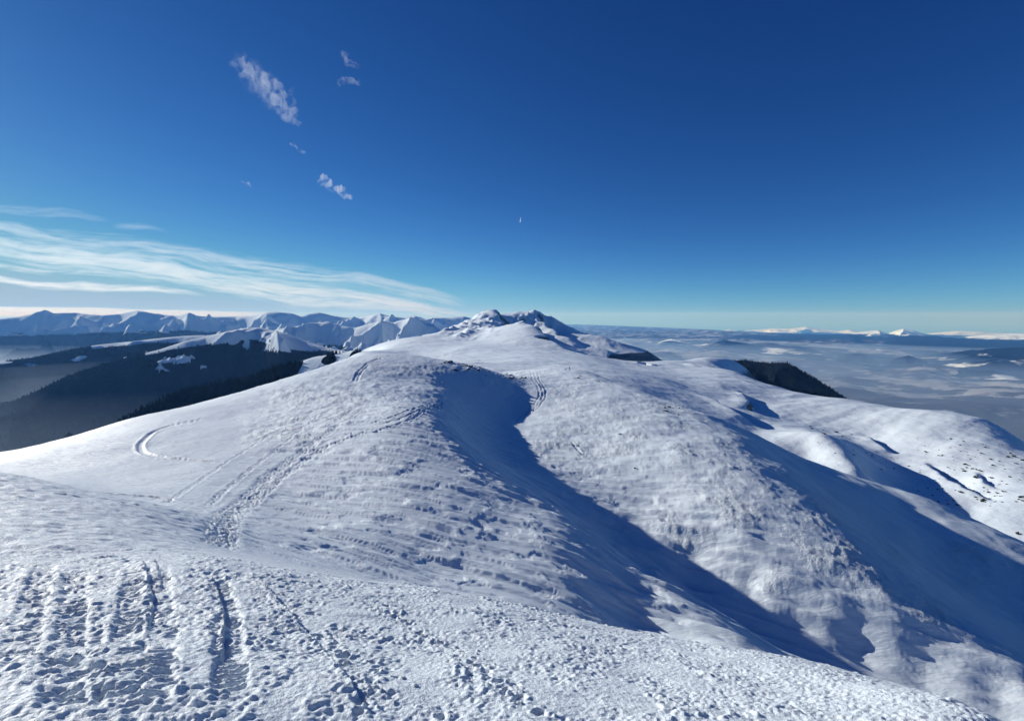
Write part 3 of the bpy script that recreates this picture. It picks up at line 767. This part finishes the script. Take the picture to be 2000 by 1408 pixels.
hills('far_hill', [(1660, 676, 25500), (1700, 668, 25500), (1740, 658, 25500), (1780, 655, 25500), (1830, 657, 25500), (1880, 662, 25000), (1940, 665, 25000), (2060, 664, 25000), (2150, 668, 25000)], 5500, 4000, 491, mix_w(1.05, 3000))
hills('far_mountain', [(1600, 664, 35000), (1640, 655, 35000), (1670, 650, 35000), (1690, 647, 35000), (1715, 645, 35000), (1735, 651, 35000), (1750, 646, 35000), (1764, 642, 35000), (1785, 646, 35000), (1815, 656, 35000), (1850, 664, 35000)], 5000, 5000, 501, snow_top(330), M_COVER_SNOW, cr=0.02)
hills('far_mountain', [(1850, 664, 33000), (1900, 656, 33000), (1940, 653, 33000), (1980, 652, 33000), (2060, 652, 33000), (2160, 660, 33000)], 5000, 5000, 511, snow_top(260), M_COVER_SNOW, cr=0.02)
hills('far_mountain', [(1380, 650, 58000), (1405, 646, 58000), (1425, 643, 58000), (1445, 646, 58000), (1490, 643, 58000), (1515, 641, 58000), (1540, 642, 58000), (1575, 638, 58000), (1592, 642, 58000), (1640, 646, 58000), (1660, 644, 58000), (1690, 648, 58000), (1740, 651, 58000), (1800, 652, 58000), (1850, 648, 58000), (1875, 646, 58000), (1905, 648, 58000), (1960, 651, 58000), (2100, 652, 58000)], 9000, 7000, 521, snow_top(520, 250), M_COVER_SNOW, nt=320, ns=60)

# ---------------------------------------------------------------- air
def volume_mat(name, col, dens, g):
    m = bpy.data.materials.new(name); m.use_nodes = True
    N, L = m.node_tree.nodes, m.node_tree.links
    N.clear()
    v = N.new('ShaderNodeVolumePrincipled'); o = N.new('ShaderNodeOutputMaterial')
    v.inputs['Color'].default_value = col; v.inputs['Absorption Color'].default_value = (1, 1, 1, 1); v.inputs['Density'].default_value = dens; v.inputs['Anisotropy'].default_value = g
    L.new(v.outputs[0], o.inputs['Volume'])
    return m

me = bpy.data.meshes.new('haze'); bm = bmesh.new()
bmesh.ops.create_cube(bm, size=1.0)
for v in bm.verts:
    v.co.x *= 228000; v.co.y *= 228000; v.co.z = 380.0 if v.co.z > 0 else -2400.0
bm.to_mesh(me); bm.free(); me.materials.append(volume_mat('haze_air', (0.13, 0.40, 1.0, 1), 2.8e-5, 0.15))
stuff(link('haze', me))

# valley mist: a lens of air lying on the plain, its top following the earth's curve
MIST_TOP = -790.0
nt_, nr_ = 96, 40
tf = np.linspace(0, 2 * np.pi, nt_, endpoint=False); rf = np.linspace(0, 1, nr_) * 26000
mist_z = lambda r: MIST_TOP - r * r / (2 * REARTH) - 330 * (r / 26000) ** 3
V = [(0, 0, MIST_TOP)]
for r in rf[1:]:
    for t in tf: V.append((r * math.sin(t), r * math.cos(t), mist_z(r)))
ntop = len(V)
for t in tf: V.append((rf[-1] * math.sin(t), rf[-1] * math.cos(t), -1700.0))
V.append((0, 0, -1700.0))
me = bpy.data.meshes.new('valley_mist'); faces = []
for k in range(nt_):
    k2 = (k + 1) % nt_
    faces.append((0, 1 + k2, 1 + k))
    for j in range(nr_ - 2):
        a = 1 + j * nt_
        faces.append((a + k, a + k2, a + nt_ + k2, a + nt_ + k))
    a = 1 + (nr_ - 2) * nt_
    faces.append((a + k, a + k2, ntop + k2, ntop + k))
    faces.append((len(V) - 1, ntop + k, ntop + k2))
me.from_pydata(V, [], faces); me.update()
bm = bmesh.new(); bm.from_mesh(me); bmesh.ops.recalc_face_normals(bm, faces=bm.faces); bm.to_mesh(me); bm.free()
me.materials.append(volume_mat('mist_air', (0.40, 0.62, 1.0, 1), 2.6e-4, 0.2))
stuff(link('valley_mist', me))

# denser mist pooled in the left-hand valley
def mist_lens(name, c, rad, mat):
    me = bpy.data.meshes.new(name); bm = bmesh.new()
    bmesh.ops.create_icosphere(bm, subdivisions=4, radius=1.0)
    for v in bm.verts:
        k = 1 + 0.10 * math.sin(3.1 * v.co.x + 1.7 * v.co.y) + 0.06 * math.sin(7.3 * v.co.y - 4.1 * v.co.x)
        v.co = Vector((c[0] + rad[0] * v.co.x * k, c[1] + rad[1] * v.co.y * k, c[2] + rad[2] * v.co.z * k))
    bm.to_mesh(me); bm.free(); me.materials.append(mat)
    return stuff(link(name, me))
M_POOL = volume_mat('pooled_mist', (0.60, 0.78, 1.0, 1), 1.35e-4, 0.2)
for k, (dz, sc) in enumerate(((0, 1.0), (90, 1.15), (180, 0.92), (260, 1.05))):
    mist_lens('valley_mist', (-3300 + 150 * k, 2500 + 60 * k, -1080 + dz), (2700 * sc, 1900 * sc, 480), M_POOL)
    mist_lens('valley_mist', (-7600 - 200 * k, 6300, -1120 + 1.2 * dz), (4200 * sc, 2100 * sc, 470 - 40 * k), M_POOL)

# ---------------------------------------------------------------- clouds: closed shells of thin scattering air, thick where the cloud is dense
M_CLOUD = {}
def cloud_mat(d, g=0.3):
    k = (d, g)
    if k not in M_CLOUD: M_CLOUD[k] = volume_mat('cloud_air', (0.90, 0.96, 1.0, 1), d, g)
    return M_CLOUD[k]

def cloud(name, x0, x1, y0, y1, H, nx, ny, fn, T, dens, label):
    gx, gy = np.meshgrid(np.linspace(x0, x1, nx), np.linspace(y0, y1, ny))
    th, e = ray(gx, gy)
    r = REARTH * (-e + np.sqrt(e * e + 2 * H / REARTH))
    X, Y = r * np.sin(th), r * np.cos(th)
    zc = H - r * r / (2 * REARTH)
    t = np.clip(fn(gx, gy), 0, 1)
    t[0] = t[-1] = 0; t[:, 0] = t[:, -1] = 0
    up, dn = zc + 0.65 * T * t, zc - 0.35 * T * t
    q = (t[:-1, :-1] > 0) | (t[:-1, 1:] > 0) | (t[1:, 1:] > 0) | (t[1:, :-1] > 0)
    # drop whole columns of air thinner than the eye could see
    idx = np.arange(nx * ny).reshape(ny, nx)
    a, b, c, d = idx[:-1, :-1][q], idx[:-1, 1:][q], idx[1:, 1:][q], idx[1:, :-1][q]
    low = np.where(t.reshape(-1) > 0, nx * ny, 0) + np.arange(nx * ny)
    F1 = np.stack([a, b, c, d], -1); F2 = np.stack([low[a], low[d], low[c], low[b]], -1)
    V = np.r_[np.stack([X, Y, up], -1).reshape(-1, 3), np.stack([X, Y, dn], -1).reshape(-1, 3)]
    FF = np.r_[F1, F2]
    used, inv = np.unique(FF, return_inverse=True)
    me = raw_mesh(name, V[used], inv.reshape(FF.shape), cloud_mat(dens))
    ob = link(name, me)
    return tag(ob, label, 'cloud')

def dist_line(gx, gy, pts):
    best = np.full(gx.shape, 1e9); tt = np.zeros(gx.shape); n = len(pts) - 1
    for i, (p, q) in enumerate(zip(pts[:-1], pts[1:])):
        dx, dy = q[0] - p[0], q[1] - p[1]
        u = np.clip(((gx - p[0]) * dx + (gy - p[1]) * dy) / (dx * dx + dy * dy), 0, 1)
        d = np.hypot(gx - p[0] - u * dx, gy - p[1] - u * dy)
        k = d < best; best[k] = d[k]; tt[k] = (i + u[k]) / n
    return best, tt

def puff(pts, widths, cell, seed, strength=1.0, cut=0.0):
    def f(gx, gy):
        wx = gx + 6 * fbm(gx / 22, gy / 22, 3, seed); wy = gy + 6 * fbm(gx / 22, gy / 22, 3, seed + 9)
        d, t = dist_line(wx, wy, pts)
        w = np.interp(t, np.linspace(0, 1, len(widths)), widths)
        body = 1 - sstep(0.1, 1.2, d / w)
        ca, sa = 0.8, 0.6
        u = (wx * ca + wy * sa) / cell; v = (-wx * sa + wy * ca) / (cell * 0.8)
        n = 0.55 + 0.62 * fbm(u, v, 4, seed + 17, 0.55)
        return strength * np.clip(0.95 * body * n - cut - 0.06 * (1 - body), 0, 1) ** 2.0
    return f

cloud('cloud', 430, 610, 90, 260, 5200, 180, 170, puff([(470, 125), (505, 158), (550, 195), (566, 222), (580, 242)], [26, 36, 36, 22, 9], 19, 601), 320, 0.7e-3, 'largest mottled white cloud drifting high in the blue sky')
cloud('cloud', 612, 700, 335, 395, 5200, 110, 90, puff([(628, 348), (650, 366), (672, 378), (686, 386)], [9, 12, 10, 5], 12, 621), 320, 0.8e-3, 'small slanting white cloud low over the hazy cirrus streaks')
cloud('cloud', 645, 715, 80, 145, 5200, 100, 90, puff([(666, 100), (680, 118), (694, 130)], [8, 12, 10], 9, 631, 0.55, 0.05), 220, 1.3e-3, 'faint torn wisp of cloud, uppermost in the sky')
cloud('cloud', 645, 720, 140, 200, 5200, 100, 90, puff([(664, 160), (685, 158), (700, 160)], [8, 12, 9], 10, 641, 0.55, 0.03), 220, 1.3e-3, 'small faint oval cloud just below the torn wisp')
cloud('cloud', 555, 615, 275, 310, 5200, 80, 60, puff([(570, 284), (592, 298)], [7, 6], 9, 651, 0.5, 0.05), 200, 1.0e-3, 'thin faint wisp between the mottled cloud and the small slanting cloud')
cloud('cloud', 460, 510, 345, 375, 5200, 80, 60, puff([(474, 357), (490, 364)], [7, 6], 9, 661, 0.5, 0.05), 200, 1.0e-3, 'tiny faint wisp alone above the cirrus streaks')

def cirrus(gx, gy):
    """long strands fanning out of the horizon"""
    out = np.zeros_like(gx)
    sh = 10 * fbm(gx / 260, gy / 90, 3, 701)
    def strand(line, wid, amp, seed, soft=1.0):
        xs = [p[0] for p in line]; ys = [p[1] for p in line]
        t = gy + sh - np.interp(gx, xs, ys)
        w = np.interp(gx, xs, wid)
        body = np.exp(-np.abs(t / w) ** 2.2)
        end = sstep(xs[0] - 1, xs[0] + 60, gx) if xs[0] > -100 else 1.0
        end = end * (1 - sstep(xs[-1] - 140, xs[-1], gx))
        n = 0.62 + 0.50 * fbm(gx / 150, t / 9 + gx / 500, 4, seed) + 0.30 * fbm(gx / 38 + t / 10, t / 4.5, 3, seed + 5)
        return np.clip(amp * body * end * n, 0, 1)
    for a in (([(-300, 430), (0, 478), (300, 528), (600, 575), (840, 606), (960, 618)], [26, 22, 22, 18, 9, 4], 1.0, 711),
              ([(-300, 400), (0, 440), (250, 487), (500, 521), (700, 548), (850, 580), (950, 600)], [12, 12, 12, 18, 16, 13, 8], 0.60, 721),
              ([(-300, 490), (0, 518), (200, 536), (330, 553)], [4, 5, 5, 3], 0.55, 731),
              ([(-300, 520), (0, 545), (200, 560), (430, 582)], [6, 6, 6, 4], 0.85, 741),
              ([(-300, 380), (0, 402), (120, 410), (260, 440)], [8, 8, 9, 5], 0.28, 751),
              ([(200, 440), (290, 452), (390, 474)], [7, 8, 5], 0.25, 761),
              ([(60, 440), (180, 455), (330, 480)], [8, 9, 6], 0.22, 765),
              ([(640, 545), (760, 560), (900, 585), (960, 598)], [6, 9, 9, 5], 0.35, 771)):
        out = np.maximum(out, strand(*a))
    return np.clip(out - 0.05, 0, 1)
cloud('cloud', -300, 980, 370, 624, 8000, 620, 260, cirrus, 420, 2.8e-4, 'broad fan of white cirrus streaks low over the left mountain chain')
cloud('cloud', -300, 640, 590, 618, 2600, 300, 60, lambda gx, gy: np.clip(1.2 * sstep(0, 6, gy - (598 + 10 * sstep(0, 560, gx) + 2 * fbm(gx / 160, gy / 3, 3, 781))) * (1 - sstep(420, 600, gx)), 0, 1), 500, 8e-5, 'flat bright cloud bank along the horizon behind the left mountain chain')
# short contrail
me = bpy.data.meshes.new('contrail'); bm = bmesh.new()
bmesh.ops.create_cone(bm, cap_ends=True, segments=10, radius1=60, radius2=18, depth=1.0)
pa, pb = Vector(pt(1016, 434, 40000)), Vector(pt(1017.2, 424, 41500))
dv = pb - pa; rot = dv.to_track_quat('Z', 'Y').to_matrix()
for v in bm.verts:
    v.co = rot @ Vector((v.co.x, v.co.y, (v.co.z) * dv.length)) + (pa + pb) / 2
bm.to_mesh(me); bm.free(); me.materials.append(cloud_mat(2.5e-3))
tag(link('contrail', me), 'short thin white contrail hanging in the clear blue sky', 'contrail')

# ---------------------------------------------------------------- conifer woods on the ridges
def tree_points(X, Y, Z, wood, n, rg, lim=0.6):
    nr, nc = X.shape
    P = []
    ax = np.hypot(X[1:, :-1] - X[:-1, :-1], Y[1:, :-1] - Y[:-1, :-1]); ay = np.hypot(X[:-1, 1:] - X[:-1, :-1], Y[:-1, 1:] - Y[:-1, :-1])
    w = (ax * ay * (wood[:-1, :-1] > lim)).reshape(-1)
    pick = rg.choice(len(w), n, p=w / w.sum())
    i, j = np.divmod(pick, nc - 1)
    a, b = rg.rand(n), rg.rand(n)
    bl = lambda G: (G[i, j] * (1 - a) + G[i + 1, j] * a) * (1 - b) + (G[i, j + 1] * (1 - a) + G[i + 1, j + 1] * a) * b
    return np.stack([bl(X), bl(Y), bl(Z)], -1)

def wood_mesh(name, P, hmin, hmax, rg, label):
    n = len(P); h = rg.uniform(hmin, hmax, n); ph = rg.uniform(0, 6.28, n)
    K = 5; V = []; Fc = []
    base = np.zeros((n, 2 * (K + 1), 3))
    for tier, (z0, z1, rad) in enumerate(((0.05, 0.72, 0.24), (0.42, 1.0, 0.16))):
        for k in range(K):
            a = ph + 2 * np.pi * (k + 0.5 * tier) / K
            rr = h * rad * rg.uniform(0.75, 1.25, n)
            base[:, tier * (K + 1) + k] = np.stack([P[:, 0] + rr * np.cos(a), P[:, 1] + rr * np.sin(a), P[:, 2] + h * (z0 + rg.uniform(-.04, .04, n)) - 0.5], -1)
        base[:, tier * (K + 1) + K] = np.stack([P[:, 0], P[:, 1], P[:, 2] + h * z1 - 0.5], -1)
    f = []
    for tier in (0, 1):
        o = tier * (K + 1)
        for k in range(K): f.append((o + k, o + (k + 1) % K, o + K))
    f = np.array(f)[None] + (np.arange(n) * 2 * (K + 1))[:, None, None]
    ob = stuff(link(name, raw_mesh(name, base.reshape(-1, 3), f.reshape(-1, 3), M_CONIFER)))
    return tag(ob, label, 'forest')

rg = np.random.RandomState(11)
for key, n, h0, h1, lab in (('wooded_ridge', 8000, 9, 15, 'dark conifer wood on the long far left ridge'), ('wooded_ridge.001', 14000, 9, 15, 'dark conifer wood below the snowy dome of the left ridge'), ('wooded_spur', 9000, 7, 13, 'dark conifer wood right behind the bright snow shoulder on the left'), ('wooded_ridge.002', 16000, 5, 10, 'black conifer wood on the ridge beyond the right-hand snowfields')):
    X, Y, Z, w, px, py = RANGES[key]
    vis = np.where((px > (225 if key == 'wooded_spur' else -60)) & (px < 2060), w, 0)
    wood_mesh('conifer_wood', tree_points(X, Y, Z, vis, n, rg, 0.55), h0, h1, rg, lab)

# ---------------------------------------------------------------- dwarf pines on the right-hand snowfield
def shrub_mesh(seed):
    rg = random.Random(seed); V = []; Fc = []
    for b in range(rg.randint(5, 8)):
        a = rg.uniform(0, 6.28); d = rg.uniform(0, 0.55)
        c = Vector((d * math.cos(a), d * math.sin(a), rg.uniform(0.05, 0.3)))
        for k in range(11):
            v = Vector((rg.gauss(0, 1), rg.gauss(0, 1), abs(rg.gauss(0, 0.9)))).normalized()
            L_ = rg.uniform(0.25, 0.5)
            s_ = v.cross(Vector((rg.gauss(0, 1), rg.gauss(0, 1), rg.gauss(0, 1)))).normalized() * 0.10
            n = len(V); V += [c - s_, c + s_, c + v * L_ + s_ * 0.5, c + v * L_ * 1.05 - s_ * 0.5]
            Fc.append((n, n + 1, n + 2, n + 3))
    return raw_mesh('dwarf_pine', [tuple(v) for v in V], Fc, M_SHRUB)
SHRUBS = [shrub_mesh(k) for k in range(5)]
rs = random.Random(5)
spots = [(1583, 833), (1585, 838), (1607, 841), (1633, 845), (1610, 848), (1645, 853), (1663, 849), (1808, 885), (1857, 858), (1882, 863), (1875, 871), (1925, 875), (1910, 880), (1973, 886), (1980, 892), (1968, 894), (1840, 891), (1833, 890), (1917, 887), (1935, 898), (1952, 901),
         (1885, 909), (1888, 914), (1893, 911), (1900, 917), (1884, 921), (1879, 917), (1907, 920), (1915, 922), (1908, 934), (1936, 936), (1939, 910), (1957, 940), (1972, 933), (1967, 948), (1876, 963), (1921, 977), (1908, 976), (1930, 964), (1933, 963), (1948, 965), (1960, 962), (1943, 969), (1992, 973), (1997, 972), (1990, 976), (1997, 980), (1918, 982), (1905, 974), (1985, 906), (1998, 900), (1988, 1044), (1960, 910)]
for _ in range(75):
    spots.append((rs.uniform(1790, 2000), rs.uniform(850, 990)))
for _ in range(26):
    t = rs.uniform(0, 1); spots.append((1590 + 330 * t + rs.gauss(0, 12), 842 + 95 * t + rs.gauss(0, 12) + 25))
for i, (px, py) in enumerate(spots):
    ax_ = np.interp(px, [1400, 1500, 1660, 1935, 2000], [760, 760, 790, 832, 884])
    if py < ax_: continue
    x, y, z = mid_hit(px, py)
    if math.hypot(x, y) > 1000: continue
    ob = link('dwarf_pine', SHRUBS[i % 5])
    k = rs.uniform(0.7, 1.3) if i >= 53 else rs.uniform(1.2, 2.4)
    ob.location = (x, y, z - 0.08); ob.scale = (k * rs.uniform(0.9, 1.5), k, k * rs.uniform(0.7, 1.0)); ob.rotation_euler = (0, 0, rs.uniform(0, 6.28))
    lab = 'broad dark dwarf pine clump standing out on the right-hand snowfield' if i < 53 and k > 1.75 else 'medium dark dwarf pine shrub on the right-hand snowfield' if i < 53 else 'tiny dark dwarf pine tuft barely showing through the right-hand snowfield'
    tag(ob, lab, 'shrub', 'dwarf pines on the right-hand snowfield')

# ---------------------------------------------------------------- stones breaking through the snow
def rock_material():
    m, N, L, b = new_mat('rock')
    g = N.new('ShaderNodeNewGeometry'); z = N.new('ShaderNodeSeparateXYZ'); L.new(g.outputs['Normal'], z.inputs[0])
    n = noise_node(N, L, g.outputs['Position'], 2.5, 5, 0.6)
    k = ramp(N, L, math_node(N, L, 'ADD', z.outputs['Z'], math_node(N, L, 'MULTIPLY', n, 0.5)), 0.82, 0.95)
    rc = mixc(N, L, ramp(N, L, n, 0.3, 0.7), (0.022, 0.024, 0.030, 1), (0.05, 0.053, 0.062, 1))
    L.new(mixc(N, L, k, rc, SNOW), b.inputs['Base Color']); b.inputs['Roughness'].default_value = 0.85
    return m
M_ROCK = rock_material()
def rock_mesh(seed):
    bm = bmesh.new(); bmesh.ops.create_icosphere(bm, subdivisions=2, radius=1.0)
    rg = random.Random(seed); pl = [Vector((rg.gauss(0, 1), rg.gauss(0, 1), rg.gauss(0, 1))).normalized() for _ in range(9)]
    for v in bm.verts:
        c = v.co.copy()
        for p in pl:
            d = c.dot(p)
            if d > 0.62: c -= p * (d - 0.62) * 0.9
        v.co = c * rg.uniform(0.93, 1.07)
    me = bpy.data.meshes.new('rock'); bm.to_mesh(me); bm.free(); me.materials.append(M_ROCK)
    return me
ROCKS = [rock_mesh(k) for k in range(5)]
rs = random.Random(9)
rock_spots = [(rs.uniform(868, 962), None, 0) for _ in range(26)] + [(rs.uniform(975, 1030), None, 1) for _ in range(16)] + [(rs.uniform(1296, 1345), rs.uniform(796, 812), 2) for _ in range(6)] + [(1209, 848, 2), (1240, 915, 2), (1170, 745, 2), (1132, 735, 2), (1128, 739, 2)]
for i, (px, py, w) in enumerate(rock_spots):
    if py is None: py = (np.interp(px, [860, 900, 940, 962], [701, 709, 716, 722]) if w == 0 else np.interp(px, [975, 1030], [725, 738])) + abs(rs.gauss(0, 5)) + 1
    r, th = ground_r(px, py, ZN)
    x, y = r * math.sin(th), r * math.cos(th)
    ob = link('rock', ROCKS[i % 5]); k = rs.uniform(0.35, 1.0) * (1 if w != 2 else 0.8)
    ob.location = (x, y, near_z(x, y, ZN) + 0.05 * k); ob.scale = (k * rs.uniform(0.8, 1.5), k, k * rs.uniform(0.5, 0.9)); ob.rotation_euler = (rs.uniform(-.3, .3), rs.uniform(-.3, .3), rs.uniform(0, 6.28))
    tag(ob, ('dark rock breaking through the snow along the crest of the central knoll', 'dark rock beside the bend of the track behind the shaded hollow', 'snow-crusted stone lying alone on the rough right-hand hill')[w], 'rock', ('rocks on the knoll crest', 'rocks beside the track bend', 'stones on the right-hand hill')[w])

# ---------------------------------------------------------------- two people on the saddle
def skin_body(name, joints, edges, mat):
    me = bpy.data.meshes.new(name)
    me.from_pydata([j[:3] for j in joints], edges, []); me.update()
    ob = bpy.data.objects.new(name, me); C.objects.link(ob)
    sk = ob.modifiers.new('skin', 'SKIN'); ob.modifiers.new('sub', 'SUBSURF').levels = 1
    for v, j in zip(me.skin_vertices[0].data, joints): v.radius = (j[3], j[3])
    me.skin_vertices[0].data[0].use_root = True
    dg = bpy.context.evaluated_depsgraph_get()
    m2 = bpy.data.meshes.new_from_object(ob.evaluated_get(dg))
    ob.modifiers.clear(); ob.data = m2
    m2.materials.clear(); m2.materials.append(mat)
    for p in m2.polygons: p.use_smooth = True
    return ob
def ball(name, c, r, mat, parent, sq=(1, 1, 1)):
    bm = bmesh.new(); bmesh.ops.create_icosphere(bm, subdivisions=2, radius=r)
    for v in bm.verts: v.co = Vector((v.co.x * sq[0] + c[0], v.co.y * sq[1] + c[1], v.co.z * sq[2] + c[2]))
    me = bpy.data.meshes.new(name); bm.to_mesh(me); bm.free(); me.materials.append(mat)
    for p in me.polygons: p.use_smooth = True
    ob = link(name, me); ob.parent = parent; return ob
M_DARK = simple_mat('dark_clothing', (0.012, 0.013, 0.018, 1), 0.8, (0.02, 0.02, 0.026, 1), 6)
M_HAT = simple_mat('knit_hat', (0.03, 0.028, 0.03, 1), 0.9)
M_PACK = simple_mat('rucksack_cloth', (0.02, 0.022, 0.03, 1), 0.8)
stand = [(0, 0, .95, .16), (0, 0, 1.15, .155), (0, 0, 1.38, .17), (0, 0, 1.52, .07), (0, -.02, 1.66, .105), (.21, 0, 1.42, .075), (.27, -.03, 1.15, .055), (.24, -.16, .95, .045), (.23, -.22, .90, .045),
         (-.21, 0, 1.42, .075), (-.28, 0, 1.15, .055), (-.27, -.08, .92, .045), (-.27, -.12, .86, .045), (.10, 0, .88, .11), (.13, -.02, .50, .075), (.14, .02, .09, .06), (.14, -.16, .05, .05), (-.10, 0, .88, .11), (-.14, .03, .50, .075), (-.15, .06, .09, .06), (-.15, -.12, .05, .05)]
ed = [(0, 1), (1, 2), (2, 3), (3, 4), (2, 5), (5, 6), (6, 7), (7, 8), (2, 9), (9, 10), (10, 11), (11, 12), (0, 13), (13, 14), (14, 15), (15, 16), (0, 17), (17, 18), (18, 19), (19, 20)]
sit = [(0, 0, .16, .17), (0, .03, .40, .16), (0, .02, .66, .17), (0, 0, .80, .07), (0, -.03, .94, .105), (.21, 0, .70, .075), (.28, -.12, .46, .055), (.22, -.32, .36, .045), (.19, -.38, .34, .045),
       (-.21, 0, .70, .075), (-.28, -.12, .46, .055), (-.22, -.32, .36, .045), (-.19, -.38, .34, .045), (.11, -.06, .15, .11), (.14, -.46, .26, .08), (.14, -.86, .09, .06), (.14, -.92, .20, .05), (-.11, -.06, .15, .11), (-.15, -.46, .22, .08), (-.16, -.88, .08, .06), (-.16, -.94, .19, .05)]
for px, py, jt, rz, lab in ((1105.5, 724, sit, math.radians(-80), 'person in dark clothing sitting on the snow of the saddle, legs stretched out'), (1112.5, 723.5, stand, math.radians(-30), 'person in dark clothing standing on the snow of the saddle')):
    r, th = ground_r(px, py, ZN)
    x, y = r * math.sin(th), r * math.cos(th)
    root = bpy.data.objects.new('person', None); C.objects.link(root)
    root.location = (x, y, near_z(x, y, ZN) - 0.02); root.rotation_euler = (0, 0, rz)
    tag(root, lab, 'person', 'people on the saddle')
    b = skin_body('body', jt, ed, M_DARK); b.parent = root
    hz = jt[4]
    ball('hat', (hz[0], hz[1] + .02, hz[2] + .06), .125, M_HAT, root, (1, 1.05, .8))
    if jt is stand: ball('rucksack', (0, .24, 1.22), .2, M_PACK, root, (.85, .6, 1.25))
